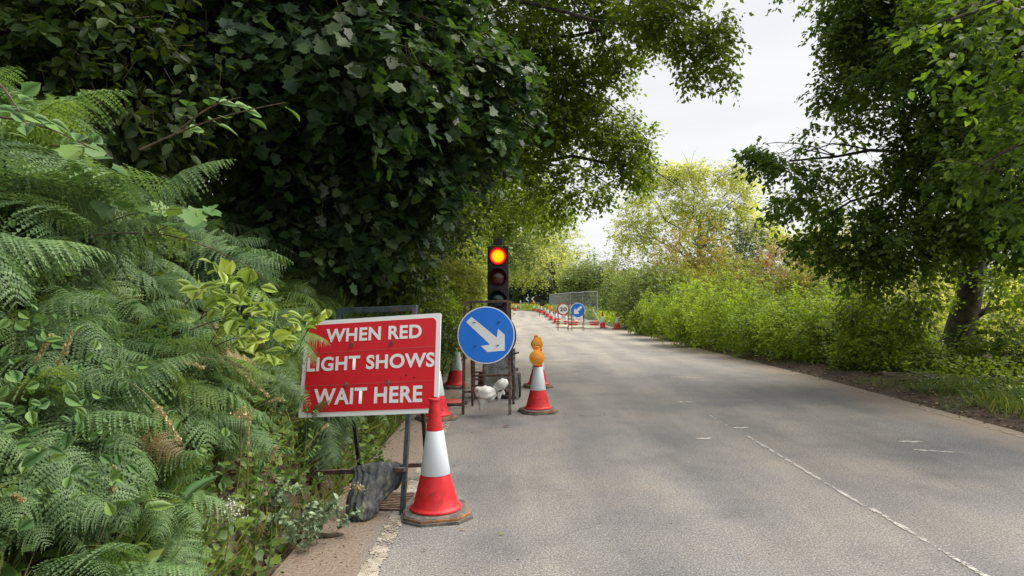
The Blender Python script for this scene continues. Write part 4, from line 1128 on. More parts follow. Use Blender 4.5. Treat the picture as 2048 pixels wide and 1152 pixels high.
FR3 = []
for me in FR_:
    m2 = me.copy(); m2.materials.clear(); m2.materials.append(M['deadfern']); FR3.append(m2)
def fern(pos, size, nf, rnd, label, bias=0.0, yellow=False, lean=None, group='bracken ferns on the left bank'):
    root = empty('fern', pos, 0, label, 'fern', group)
    a0 = rnd.uniform(0, 6.28)
    for k in range(nf):
        me = (FR3 if rnd.random() < .035 else FR2 if (yellow or rnd.random() < .07) else FR_)[rnd.randrange(6)]
        o = bpy.data.objects.new('frond', me); C.objects.link(o); o.parent = root
        az = a0 + 6.283 * k / nf + rnd.uniform(-.4, .4)
        if rnd.random() < bias: az = rnd.gauss(-.55, .75)      # towards the road and the light
        o.rotation_euler = (rnd.gauss(0, .42), rnd.uniform(-.45, .35), az)
        s = size * rnd.uniform(.75, 1.15); o.scale = (s, s, s)
    return root
rnd = random.Random(5)
spots = []
tries = 0
while len(spots) < 285 and tries < 20000:
    tries += 1
    y = 1.3 + 15 * rnd.random() ** 1.25; l = rnd.uniform(.18, 3.4); x = -1.3 - l
    if x / y < -1.15 and y > 2: continue
    if x > -1.75 and y > 3.2 and y < 5.0 and l < .5: continue
    dmin = .24 + .02 * y
    if any((x - a) ** 2 + (y - b) ** 2 < dmin * dmin for a, b in spots): continue
    if x > -1.75 and (y < 2.2): continue
    if 1024 + F * x / y < -260: continue
    spots.append((x, y))
for i, (x, y) in enumerate(spots):
    l = -x - 1.3
    ppx = 1024 + F * x / y; ppy = 590 - F * (tz(x, y) + .5 - CAMZ) / y
    side_ = 'at the left picture edge' if ppx < 130 else 'left of the lime bramble' if ppx < 330 else 'by the lime bramble' if ppx < 540 else 'above and behind the red board' if ppx < 800 else 'right of the red board'
    high_ = 'topmost bracken ferns under the dark canopy' if ppy < 290 else 'bracken fern high on the bank' if ppy < 420 else 'bracken fern halfway up the bank' if ppy < 600 else 'bracken fern low on the bank' if ppy < 820 else 'bracken fern at the grassy foot of the bank'
    tone_ = 'yellow-green ' if False else ''
    lab = high_.replace('topmost bracken ferns', 'topmost bracken fern') + ' ' + side_ + (', front rank' if y < 2.6 else ', second rank' if y < 4 else ', rear rank' if y < 7 else ', far along the bank')
    sz = rnd.uniform(.7, 1.05) * (1.0 if l > .8 else .66)
    fern((x, y, tz(x, y) - .03), sz, rnd.randint(8, 11), rnd, lab, .55, yellow=(rnd.random() < .16 or (y > 9 and rnd.random() < .5)))
def GT(px, py):
    d = ray(px, py); Y = np.arange(1.2, 12, .03)
    k = np.nonzero(CAMZ + d.z / d.y * Y < terrain(d.x / d.y * Y, Y))[0]
    if not len(k): return None
    Y = float(Y[k[0]]); return Vector((d.x / d.y * Y, Y, tz(d.x / d.y * Y, Y)))
k = 0
for px0 in range(0, 600, 62):
    for py0 in range(640, 1110, 105):
        px = px0 + rnd.uniform(-28, 28); py = py0 + rnd.uniform(-40, 40)
        if px > 1120 - py or px > 590: 
            if py > 900: continue
        p = GT(px, py)
        if p is None or p.x > -1.28 or (px > 470 and py < 900): continue
        where = 'left of the lime bramble' if px < 320 else 'under the lime bramble'
        hgt = 'halfway up the near bank' if py < 820 else 'at the grassy foot of the near bank'
        fern((p.x, p.y, p.z), rnd.uniform(.40, .6), rnd.randint(7, 9), rnd, 'small fern ' + hgt + ' ' + where, .75, yellow=rnd.random() < .2, group='smaller bracken ferns on the near bank')
# the frond that hangs across the left edge of the red board
o = fern(P(552, 690, 4.35), .62, 0, rnd, 'yellow-green fern frond hanging across the left edge of the red board', yellow=True)
for az, sc_f, rx, mi, ry in ((-.25, .42, .1, 5, -.1), (-.6, .46, -.2, 4, 0.1), (-.9, .42, 0, 5, .5)):
    f_ = bpy.data.objects.new('frond', FR2[mi]); C.objects.link(f_); f_.parent = o; f_.rotation_euler = (rx, ry, az); f_.scale = (sc_f,) * 3

# ---- ground cover on the bank (nobody could count it)
def scatter(name, rg, n, xr, yr, size, kind, mat, zr_=(0, .25), up=.8, label='', cat='undergrowth', density=None, dirz=0.0, slopefn=None, ypow=1.0):
    x = rg.uniform(*xr, n); y = yr[0] + (yr[1] - yr[0]) * rg.random(n) ** ypow
    x = x + (cx(y) - 2.25)
    if density is not None:
        k = density(x, y) > rg.random(n); x, y = x[k], y[k]
    n = len(x); z = terrain(x, y) + rg.uniform(zr_[0], zr_[1], n)
    p = np.stack([x, y, z], 1)
    d = rg.normal(size=(n, 3)); d[:, 2] = d[:, 2] * .35 + dirz
    nn = np.array([.35 if xr[0] < 0 else -.2, -.2, up]) + rg.normal(size=(n, 3)) * .4
    s = size * rg.uniform(.5, 1.3, n)
    v, f, k = leaf_arrays(p, d, nn, s, kind)
    o = tri_mesh(name, v, f, np.repeat(rg.random(n), k), mat)
    tag(o, label, cat, kind='stuff'); return o
scatter('undergrowth', RG, 40000, (-5.5, -1.32), (.6, 24), .08, 'leaf4', M['cover'], (0.0, .42), label='low leafy undergrowth covering the left bank between the ferns', ypow=1.4)
scatter('undergrowth', RG, 12000, (-1.65, -1.0), (1.4, 20), .05, 'maple', M['cover'], (0.0, .16), label='small lobed weeds along the foot of the left bank', ypow=1.3,
        density=lambda x, y: np.clip((-1.12 - x) * 4 + 1.0 * vnoise(x, y, 0, 2.2) - .1, 0, 1))
scatter('leaf_litter', RG, 5200, (-1.6, -.92), (1.6, 14), .04, 'leaf', M['litter'], (0.0, .015), label='brown dead leaves littering the left gutter', cat='leaf litter', ypow=1.3,
        density=lambda x, y: np.clip((-.98 - x + .3 * vnoise(x, y, 5, 3.0)) * 2.2, 0, 1))
def blades(name, rg, n, xr, yr, h, mat, label, density=None, lean=(0.5, -.3), ypow=1.0, cat='grass'):
    x = rg.uniform(*xr, n); y = yr[0] + (yr[1] - yr[0]) * rg.random(n) ** ypow
    x = x + (cx(y) - 2.25)
    if density is not None:
        k = density(x, y) > rg.random(n); x, y = x[k], y[k]
    n = len(x); p = np.stack([x, y, terrain(x, y) - .01], 1)
    d = np.stack([rg.normal(lean[0], .55, n), rg.normal(lean[1], .5, n), rg.uniform(.7, 1.6, n)], 1)
    nn = rg.normal(size=(n, 3)); nn[:, 2] = .4
    v, f, k = leaf_arrays(p, d, nn, h * rg.uniform(.4, 1.2, n), 'blade')
    o = tri_mesh(name, v, f, np.repeat(rg.random(n), k), mat); tag(o, label, cat, kind='stuff'); return o
blades('grass', RG, 5200, (-2.0, -1.22), (1.2, 9), .30, M['grass'], 'long arching grass at the foot of the left bank', ypow=1.2, density=lambda x, y: .35 + .65 * (vnoise(x, y, 1, 1.6) > .0))
blades('grass', RG, 24000, (-3.6, -1.25), (8, 42), .5, M['grass'], 'rough grass on the bank beyond the red board', ypow=1.4)

# loose weeds and leafy shoots tangled through the ferns
def tangle(n, label):
    pts = []; tries = 0
    while len(pts) < n and tries < n * 6:
        tries += 1; px = rnd.uniform(-20, 760); py = rnd.uniform(230, 1100); p = GT(px, py)
        if p is None or p.x > -1.3 or float(vnoise(p.x, p.y, p.z, 2.6)) < -.05: continue
        d = ray(px, py).normalized(); pts.append(p - d * rnd.uniform(.15, .75) + Vector((0, 0, rnd.uniform(0, .25))))
    p = np.array([q[:] for q in pts]); m = len(p)
    d = RG.normal(size=(m, 3)); d[:, 2] -= .3
    v, f, k = leaf_arrays(p, d, np.array([.5, -.5, .7]) + RG.normal(size=(m, 3)) * .35, RG.uniform(.02, .055, m), 'leaf2')
    tag(tri_mesh('undergrowth', v, f, np.repeat(RG.random(m), k), M['broad']), label, 'undergrowth', kind='stuff')
tangle(750, 'scattered bramble and weed leaves tangled through the near ferns')

# ---- flowering grass stalks, each its own
def stalk(a, b, bend, rnd, label, mat='straw', head=.3):
    a = Vector(a); b = Vector(b); root = empty('grass_stalk', a, 0, label, 'grass stalk', 'dry seeding grass stalks on the left bank')
    pts = [(a.lerp(b, t) + Vector(bend) * math.sin(t * math.pi) - a) for t in np.linspace(0, 1, 11)]
    mb = MB(); mb.tube(pts, [.0022 - .0012 * i / 10 for i in range(11)], 4); mb.build('stem', M[mat], root)
    rg = np.random.default_rng(rnd.randrange(9999)); n = 150; t = 1 - head * rg.random(n)
    pa = np.array([p[:] for p in pts]); ii = t * 10; i0 = np.clip(ii.astype(int), 0, 9); q = (ii - i0)[:, None]
    p = pa[i0] * (1 - q) + pa[i0 + 1] * q; dd = norm(pa[i0 + 1] - pa[i0]) + rg.normal(size=(n, 3)) * .35
    v, f, k = leaf_arrays(p + rg.normal(size=(n, 3)) * .003, dd, rg.normal(size=(n, 3)), rg.uniform(.007, .015, n), 'quad')
    tri_mesh('seed_head', v, f, np.repeat(rg.random(n), k), M['straw'], root)
    return root
st_list = [((40, 900, 2.4), (145, 665, 2.3), (0, 0, .0), 'tall straw-coloured grass stalk crossing the fern at the far left'),
           ((0, 880, 2.3), (102, 672, 2.35), (0, 0, .02), 'second straw-coloured stalk at the far left edge'),
           ((175, 790, 2.6), (360, 880, 2.5), (0, 0, .12), 'arched dry stalk bending down toward the middle of the bank'),
           ((255, 800, 2.8), (405, 735, 2.9), (0, 0, .08), 'pale stalk arching right below the bramble'),
           ((495, 1040, 3.4), (497, 830, 3.3), (0, 0, 0), 'upright thin stalk left of the red board legs'),
           ((470, 860, 3.2), (565, 800, 3.2), (0, 0, .04), 'pale stalk reaching right toward the red board'),
           ((185, 1110, 2.3), (230, 935, 2.3), (0.02, 0, 0), 'thin stalk rising from the grass at the lower left'),
           ((520, 1010, 3.4), (552, 895, 3.4), (0, 0, .02), 'short stalk close to the left leg of the red board'),
           ((330, 730, 3.0), (535, 790, 3.1), (0, 0, .09), 'long arching blade-like stalk beneath the bramble'),
           ((300, 700, 3.1), (500, 745, 3.2), (0, 0, .05), 'upper arching stalk beneath the bramble leaves'),
           ((20, 1090, 2.1), (45, 1000, 2.0), (-.03, 0, .06), 'curled stalk hanging at the lower left corner'),
           ((610, 900, 3.9), (655, 850, 3.95), (0, 0, .01), 'fine stalk behind the left leg of the red board')]
for (a, b, bd, lab) in st_list: stalk(P(*a), P(*b), bd, rnd, lab)

# ---- leafy sprays with a stem and separate big leaves (brambles, broad leaves)
def spray_plant(name, stems, leafkind, size, mat, label, cat, rg, stemr=.004, per=9, lets=3, group=None, jitter=.03, stemmat='twig'):
    a0 = Vector(stems[0][0]); root = empty(name, a0, 0, label, cat, group)
    mb = MB(); P_ = []; D_ = []
    for pts in stems:
        pts = [Vector(p) for p in pts]; mb.tube([p - a0 for p in pts], [stemr * (1 - .7 * i / (len(pts) - 1)) for i in range(len(pts))], 5)
        seg = len(pts) - 1
        for k in range(per):
            t = .25 + .75 * (k + .5) / per; i = min(int(t * seg), seg - 1); q = t * seg - i
            c = pts[i].lerp(pts[i + 1], q) - a0; d = (pts[i + 1] - pts[i]).normalized()
            sd = d.cross(Vector((0, 0, 1))).normalized() * (1 if k % 2 else -1)
            for j in range(lets):
                dd = d * .5 + sd * (1.0 if j == 0 else .5) + Vector(rg.normal(size=3) * .35) + (d * (j - 1) * .9 if lets > 1 else Vector((0, 0, 0)))
                P_.append((c + sd * size * .5 + Vector(rg.normal(size=3) * jitter))[:]); D_.append(dd[:])
    mb.build('stem', M[stemmat], root, True)
    P_ = np.array(P_); D_ = np.array(D_); n = len(P_)
    nn = np.array([.25, -.45, .8]) + rg.normal(size=(n, 3)) * .3
    sz = size * rg.uniform(.7, 1.25, n); rn = rg.random(n)
    T_, Fc_ = tmpl(leafkind)
    for i in range(n):                       # every large leaf is a piece of its own
        v, f, k = leaf_arrays(P_[i:i + 1] * 0, D_[i:i + 1], nn[i:i + 1], sz[i:i + 1], leafkind)
        o = tri_mesh('leaf', v, f, np.full(k, rn[i]), M[mat], root); o.location = P_[i]
    return root
def arc(a, b, lift, n=7):
    a = Vector(a); b = Vector(b); return [a.lerp(b, t) + Vector((0, 0, lift * math.sin(t * math.pi))) for t in np.linspace(0, 1, n)]
spray_plant('bramble', [arc(P(400, 720, 3.3), P(520, 545, 3.0), .02), arc(P(400, 640, 3.2), P(470, 530, 3.1), .02), arc(P(420, 700, 3.3), P(560, 720, 3.15), .08),
                        arc(P(380, 660, 3.2), P(600, 650, 3.3), .06), arc(P(430, 660, 3.2), P(540, 700, 3.05), .06), arc(P(400, 640, 3.2), P(500, 620, 3.0), .05)],
            'leaf2', .085, 'bramble', 'pale yellow-green bramble leaves overhanging beside the left edge of the red board', 'bramble', RG, .003, 6, 3)
spray_plant('bramble', [arc(P(370, 610, 3.1), P(440, 570, 2.9), .03), arc(P(600, 690, 3.8), P(640, 640, 3.8), .03)], 'leaf2', .075, 'bramble', 'small bramble shoot with lime leaves just above the larger bramble', 'bramble', RG, .003, 4, 3)
spray_plant('sapling', [arc(P(280, 300, 3.3), P(570, 205, 3.2), .03, 9), arc(P(360, 260, 3.25), P(480, 195, 3.2), .03)], 'leaf2', .095, 'broad', 'arching leafy shoot with broad green leaves at the top of the ferns', 'shrub', RG, .006, 7, 1)
spray_plant('sapling', [arc(P(-40, 230, 2.6), P(190, 300, 2.6), .03), arc(P(-20, 150, 2.6), P(60, 260, 2.5), .02)], 'leaf2', .075, 'broad', 'broad-leaved shoot at the upper left picture edge among ferns', 'shrub', RG, .006, 6, 2)
spray_plant('sapling', [arc(P(100, 290, 3.0), P(210, 330, 2.9), .02), arc(P(150, 480, 3.2), P(380, 420, 3.0), .05), arc(P(300, 470, 3.3), P(430, 440, 3.1), .03)], 'maple', .09, 'broad', 'scrambling broad leaves in the middle of the fern bank', 'shrub', RG, .004, 8, 1)
spray_plant('dock_plant', [arc(P(230, 1050, 2.5), P(330, 1000, 2.45), .03), arc(P(200, 1080, 2.5), P(190, 960, 2.5), .02)], 'leaf2', .15, 'broad', 'dock with long glossy leaves low on the left bank', 'plant', RG, .004, 3, 1)
spray_plant('twig', [arc(P(180, 470, 3.0), P(560, 575, 3.2), .10, 9)], 'leaf', .03, 'broad', 'bare brown twig arching through the ferns', 'twig', RG, .004, 2, 1)
# silvery plant in front of the sandbag
g = P(640, 1060, 3.95); sp = []
for k in range(16):
    a = Vector((g.x - .12 + RG.uniform(-.18, .18), g.y + RG.uniform(-.2, .2), 0)); a.z = tz(a.x, a.y)
    b = a + Vector((RG.uniform(-.12, .22), RG.uniform(-.15, .1), RG.uniform(.12, .32))); sp.append((a, b))
root = empty('silvery_weed', sp[0][0], 0, 'silvery feathery weed growing at the kerb beside the dark sandbag', 'plant')
mb = MB(); PP = []; DD = []
for a, b in sp:
    pts = arc(a, b, .04, 6); mb.tube([p - root.location for p in pts], .0025, 4)
    for k in range(46):
        t = RG.uniform(.2, 1); i = min(int(t * 5), 4); PP.append((pts[i].lerp(pts[i + 1], t * 5 - i) - root.location)[:]); DD.append(RG.normal(size=3) + np.array([0, 0, .4]))
mb.build('stem', M['stem'], root)
v, f, k = leaf_arrays(np.array(PP), np.array(DD), np.array([0, -.3, 1.0]) + RG.normal(size=(len(PP), 3)) * .5, RG.uniform(.02, .05, len(PP)), 'leaf'); tri_mesh('foliage', v, f, np.repeat(RG.random(len(PP)), k), M['silver'], root)
# white flower heads
def umbel(p, r, n, label, mat='blossom', dens=260):
    p = Vector(p); b = Vector((p.x - .1, p.y + .12, 0)); b.z = tz(b.x, b.y)
    root = empty('white_flower', b, 0, label, 'flower'); top = p - b
    mb = MB(); mb.tube([Vector((0, 0, 0)), top * .6 + Vector((.02, 0, .02)), top], .003, 5)
    for k in range(9): mb.tube([top * .92, top + Vector((RG.normal() * r * .6, RG.normal() * r * .5, RG.uniform(-.2, .5) * r))], .0015, 3)
    mb.build('stem', M['stem'], root)
    q_ = RG.normal(size=(dens, 3)) * r * np.array([.5, .4, .32]) + np.array(top[:])
    v, f, k = leaf_arrays(q_, RG.normal(size=(dens, 3)), RG.normal(size=(dens, 3)), RG.uniform(.008, .018, dens), 'quad'); tri_mesh('flower_head', v, f, np.repeat(RG.random(dens), k), M[mat], root)['kind'] = 'stuff'
umbel(P(457, 1018, 3.0), .075, 9, 'fluffy white flower head low beside the left leg of the red board', dens=230)
umbel(P(482, 830, 3.3), .045, 9, 'small greyish seed head above the white flower', 'straw', 200)
umbel(P(716, 977, 4.25), .03, 9, 'pale yellow flower head touching the dark sandbag', 'straw', 160)

# ------------------------------------------------------------------ left woodland
def B(px, py, Y, r, w=1.0): return (P(px, py, Y), r, w)
mp_ = M['maple']
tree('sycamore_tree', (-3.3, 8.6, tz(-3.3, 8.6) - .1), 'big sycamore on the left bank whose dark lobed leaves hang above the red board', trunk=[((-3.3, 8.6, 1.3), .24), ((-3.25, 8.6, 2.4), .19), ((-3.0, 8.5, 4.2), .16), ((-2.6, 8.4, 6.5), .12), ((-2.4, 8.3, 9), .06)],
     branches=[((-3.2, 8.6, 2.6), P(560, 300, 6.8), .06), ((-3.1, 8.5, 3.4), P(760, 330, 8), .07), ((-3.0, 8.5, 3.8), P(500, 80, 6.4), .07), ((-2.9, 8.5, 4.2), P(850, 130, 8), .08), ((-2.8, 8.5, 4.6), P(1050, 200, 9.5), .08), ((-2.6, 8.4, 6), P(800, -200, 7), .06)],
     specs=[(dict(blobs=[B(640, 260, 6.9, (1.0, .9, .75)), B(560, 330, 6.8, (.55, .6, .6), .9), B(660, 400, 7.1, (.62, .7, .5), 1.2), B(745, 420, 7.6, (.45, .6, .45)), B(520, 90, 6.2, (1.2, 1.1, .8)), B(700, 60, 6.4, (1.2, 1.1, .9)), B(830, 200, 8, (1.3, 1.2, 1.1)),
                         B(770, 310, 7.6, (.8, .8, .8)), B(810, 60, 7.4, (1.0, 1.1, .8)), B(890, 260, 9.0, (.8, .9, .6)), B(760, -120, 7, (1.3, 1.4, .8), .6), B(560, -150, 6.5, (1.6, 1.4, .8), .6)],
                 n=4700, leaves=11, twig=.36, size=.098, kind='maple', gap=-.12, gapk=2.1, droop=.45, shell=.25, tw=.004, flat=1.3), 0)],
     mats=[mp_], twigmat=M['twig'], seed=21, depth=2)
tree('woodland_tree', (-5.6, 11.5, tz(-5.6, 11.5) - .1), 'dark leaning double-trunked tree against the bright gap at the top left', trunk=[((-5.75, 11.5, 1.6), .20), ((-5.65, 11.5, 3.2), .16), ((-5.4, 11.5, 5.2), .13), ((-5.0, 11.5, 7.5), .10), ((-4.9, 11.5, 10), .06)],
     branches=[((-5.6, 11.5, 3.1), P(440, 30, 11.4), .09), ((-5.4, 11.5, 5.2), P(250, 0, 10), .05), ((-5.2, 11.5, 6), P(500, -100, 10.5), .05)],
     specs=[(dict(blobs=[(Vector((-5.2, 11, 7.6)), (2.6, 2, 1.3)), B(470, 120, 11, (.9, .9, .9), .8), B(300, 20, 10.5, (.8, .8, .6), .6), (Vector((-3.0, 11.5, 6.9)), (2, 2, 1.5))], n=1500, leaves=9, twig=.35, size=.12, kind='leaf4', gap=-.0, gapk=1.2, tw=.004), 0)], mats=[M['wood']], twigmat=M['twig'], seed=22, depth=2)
tr_list = [(-7.8, 10.5, .12, 'thin dark trunk tree at the upper left among foliage'), (-6.6, 14.5, .15, 'slim straight tree deep in the wood behind the bright gap'), (-4.3, 14.0, .14, 'slim dark tree behind the big sycamore'),
           (-9.0, 15.0, .2, 'thicker tree far back in the left wood'), (-3.4, 17.0, .16, 'woodland tree beyond the sycamore near the road bank'), (-6.0, 20.0, .2, 'rear woodland tree high over the bank')]
for i, (x, y, r, lab) in enumerate(tr_list):
    z = tz(x, y); rn_ = random.Random(i + 60); dx = rn_.uniform(-.5, .5)
    tree('woodland_tree', (x, y, z - .1), lab, trunk=[((x, y, z - .2), r * 1.3), ((x + dx * .3, y, z + 1.5), r), ((x + dx, y, z + 4), r * .8), ((x + dx * 1.4, y, z + 8), r * .4)],
         branches=[((x + dx * .5, y, z + 2), (x + rn_.uniform(-2, 2), y - 1, z + 4), r * .35), ((x + dx * .8, y, z + 3), (x + rn_.uniform(-2, 2), y + .5, z + 5), r * .35), ((x + dx, y, z + 4.5), (x + 1.5, y - 1, z + 6.5), r * .35)],
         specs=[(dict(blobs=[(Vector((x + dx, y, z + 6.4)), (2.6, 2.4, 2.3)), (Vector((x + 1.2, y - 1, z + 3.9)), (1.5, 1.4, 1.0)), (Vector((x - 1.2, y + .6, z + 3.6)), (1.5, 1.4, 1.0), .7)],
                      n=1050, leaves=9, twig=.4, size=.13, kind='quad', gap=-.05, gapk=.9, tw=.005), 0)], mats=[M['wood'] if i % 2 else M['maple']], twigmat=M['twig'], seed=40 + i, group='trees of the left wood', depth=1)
# understory at the top of the left bank
for i, (px, py, Y, r, lab) in enumerate([(60, 60, 5.2, (1.0, .9, .8), 'dark leafy shrub at the top left corner'), (200, 110, 5.6, (.9, .8, .6), 'dim shrub above the ferns right of the top left corner'),
                                        (-60, 0, 5.0, (1.4, 1, 1.2), 'overhanging shrub cut by the left picture edge'), (330, 190, 8.5, (1.3, 1.2, .5), 'low shade shrub beneath the leaning dark tree'),
                                        (440, 360, 9.0, (.75, .9, .45), 'small dark shrub closing the gap at the top of the ferns'),
                                        (720, 500, 9.5, (.75, 1.0, .45), 'shade shrub between the ferns and the sycamore leaves'), (620, 330, 11, (2.2, 1.5, 1.6), 'deep dark thicket behind the sycamore leaves'),
                                        (770, 400, 12, (1.1, 1.3, .8), 'dark thicket above the hedge beyond the red board')]):
    c = P(px, py, Y); bx, by = c.x, c.y; bz = tz(bx, by)
    tree('shrub', (bx, by, bz), lab, 'shrub', branches=[((bx, by, bz), (c.x + dx_, c.y, c.z + .2), .02) for dx_ in (-.5, 0, .5)],
         specs=[(dict(blobs=[(c, r), (c + Vector((r[0] * .6, 0, -r[2] * .5)), tuple(a * .7 for a in r))], n=950, leaves=9, twig=.25, size=.088, kind='leaf' if Y < 6.5 else 'leaf4', gap=-.5, tw=.003, gapk=1.5, droop=.4), 0)],
         mats=[M['wood']], twigmat=M['twig'], seed=70 + i, group='shade shrubs along the left bank')
# overhanging roadside trees on the left
tree('roadside_tree', (-3.0, 17.5, tz(-3, 17.5) - .1), 'roadside tree whose long limb arches right over the lane toward the sky', trunk=[((-3.0, 17.5, 1.0), .30), ((-2.9, 17.4, 2.6), .23), ((-2.3, 17, 4.6), .19), ((-1.5, 16, 6.4), .14), ((-.6, 15, 8.2), .07)],
     branches=[((-2.3, 17, 4.6), P(1180, 190, 13.5), .10), ((-2.6, 17.2, 3.6), P(1230, 330, 14), .09), ((-1.5, 16, 6.4), P(1200, 60, 12.5), .08), ((-1.2, 15.6, 7), P(1400, 20, 12), .07), ((-2.9, 17.4, 2.8), P(1060, 350, 15), .07)],
     specs=[(dict(blobs=[B(1150, 300, 14, (1.1, 1.0, .7)), B(1240, 280, 14, (.62, .8, .6), 1.2), B(1275, 330, 14, (.36, .5, .5), 1.2), B(1170, 380, 14.5, (.8, .8, .35)), B(1090, 400, 15, (.8, .8, .4)), B(1060, 180, 13.5, (1.4, 1.2, 1.2)),
                         B(1180, 100, 13, (1.1, 1.0, .9)), B(1040, 20, 12.5, (1.7, 1.4, 1.0)), B(1240, 30, 12.5, (.9, 1.0, .7), .9), B(1010, 330, 15, (1.1, 1, 1.0), .8), B(1150, -150, 12.5, (2.2, 2, 1.2), .7), B(1130, 235, 13.5, (1.0, 1.0, .6))],
                  n=5000, leaves=11, twig=.32, size=.09, kind='quad', gap=-.18, gapk=1.5, droop=.3, shell=.2, tw=.004), 0)],
     mats=[M['overhang']], twigmat=M['twig'], seed=31, depth=2)
tree('overhanging_branch_tree', (-4.6, 12.5, tz(-4.6, 12.5) - .1), 'tree whose leafy branch tip hangs against the sky at the top centre', trunk=[((-4.6, 12.5, 1.4), .2), ((-4.2, 12.3, 4), .16), ((-3.4, 12, 6.8), .12), ((-2, 11.4, 8.6), .06)],
     branches=[((-3.0, 11.8, 7.2), P(1400, 20, 10.8), .07), ((-3.4, 12, 6.6), P(1330, 60, 11), .06)],
     specs=[(dict(blobs=[B(1340, 60, 11, (.5, .5, .5)), B(1400, 90, 11, (.38, .4, .35)), B(1445, 60, 11, (.25, .35, .4)), B(1440, 135, 11, (.2, .25, .18), 1.3), B(1300, 20, 11, (.6, .7, .5)), B(1378, 150, 11, (.2, .25, .15), 1.2), B(1455, 168, 11, (.10, .12, .08), 1.3), B(1400, -70, 11, (1.0, .9, .5), .8), B(1480, 10, 11, (.06, .08, .06), 1.2)],
                  n=1050, leaves=9, twig=.26, size=.082, kind='leaf4', gap=-.30, gapk=2.4, droop=.35, shell=.1, tw=.003, flat=.3), 0)],
     mats=[M['overhang']], twigmat=M['twig'], seed=32, depth=2)
tree('roadside_tree', (-2.6, 26, tz(-2.6, 26) - .1), 'lighter roadside tree standing behind the traffic light', trunk=[((-2.6, 26, .6), .3), ((-2.5, 26, 3), .24), ((-2.1, 26, 6), .15), ((-1.8, 26, 9), .08)],
     branches=[((-2.5, 26, 3), P(1020, 450, 25), .09), ((-2.4, 26, 4), P(900, 420, 24), .09), ((-2.2, 26, 5), P(1040, 360, 25), .09)],
     specs=[(dict(blobs=[B(1000, 440, 25, (1.3, 1.2, 1.0)), B(1000, 380, 24, (2.0, 1.8, 1.2)), B(930, 410, 24, (1.4, 1.4, 1.2)), B(1090, 420, 25, (1.2, 1.1, .9), .8), B(880, 450, 22, (1.6, 1.3, .9)), B(940, 300, 24, (2.8, 2.4, 1.6), .8)],
                  n=3000, leaves=9, twig=.45, size=.125, kind='quad', gap=-.2, gapk=1.0, tw=.008, shell=.3), 0)], mats=[M['bush']], twigmat=M['twig'], seed=33, depth=2)
tree('roadside_tree', (-3.6, 38, tz(-3.6, 38) - .1), 'slender tree further along the left verge, half hidden by the nearer one', trunk=[((-3.6, 38, .2), .3), ((-3.4, 38, 4), .24), ((-3, 38, 9), .12)],
     branches=[((-3.4, 38, 4), P(1000, 470, 37), .1), ((-3.3, 38, 5), P(960, 400, 37), .1)],
     specs=[(dict(blobs=[B(960, 480, 37, (2.6, 2.2, 1.6)), B(1020, 500, 38, (1.6, 1.5, 1.2)), B(900, 440, 37, (3, 2.4, 2.0)), B(1010, 420, 38, (2.5, 2, 2))], n=2200, leaves=9, twig=.6, size=.16, kind='quad', gap=-.25, gapk=.7, tw=.01, shell=.3), 0)], mats=[M['farleaf']], twigmat=M['twig'], seed=34)
# hedge-like growth on the left verge beyond the board
def bush(px, py, Y, r, mat, label, n=1100, size=.06, kind=None, name='bush', group=None, seed=0, gap=-.45, leaves=10, twig=.2, mats=None, twm='twig', gapk=2.0, stems=True, droop=.1, shell=.35, flat=.6, tw=.003, extra=()):
    kind = kind or ('leaf4' if Y < 12.5 else 'quad'); n = int(n * (.8 if kind == 'leaf4' else 1.0)); c = P(px, py, Y); bz = tz(c.x, c.y)
    bl_ = [(c, r), (c + Vector((r[0] * .5, 0, -r[2] * .3)), tuple(a * .75 for a in r)), (c + Vector((-r[0] * .5, .1, -r[2] * .35)), tuple(a * .7 for a in r)), (c + Vector((0, -r[1] * .4, -r[2] * .55)), tuple(a * .7 for a in r))] + list(extra)
    return tree(name, (c.x, c.y, bz), label, 'bush', branches=[((c.x, c.y, bz), (c.x + dx_ * r[0], c.y, c.z + r[2] * .3), .012 + .004 * r[0]) for dx_ in (-.55, 0, .5)] if stems else (),
                specs=[(dict(blobs=bl_, n=n, leaves=leaves, twig=twig, size=size, kind=kind, gap=gap, gapk=gapk, tw=tw, droop=droop, shell=shell, flat=flat), 0)], mats=[mat], twigmat=M[twm], seed=100 + seed, group=group)
bl_group = 'bushes on the left verge beyond the red board'
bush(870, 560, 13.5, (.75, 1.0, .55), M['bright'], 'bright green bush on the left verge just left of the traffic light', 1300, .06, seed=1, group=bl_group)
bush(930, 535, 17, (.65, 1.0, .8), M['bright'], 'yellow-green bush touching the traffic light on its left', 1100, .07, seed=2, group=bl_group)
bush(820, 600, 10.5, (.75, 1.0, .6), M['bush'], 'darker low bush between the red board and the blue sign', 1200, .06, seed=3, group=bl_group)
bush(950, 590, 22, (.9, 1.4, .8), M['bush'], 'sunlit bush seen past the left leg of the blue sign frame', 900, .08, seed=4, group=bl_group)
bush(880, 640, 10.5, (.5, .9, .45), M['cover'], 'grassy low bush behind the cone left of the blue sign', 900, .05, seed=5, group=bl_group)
bush(965, 590, 32, (.9, 1.6, 1.2), M['bush'], 'distant left verge bush just behind the traffic light', 700, .11, seed=6, group=bl_group)

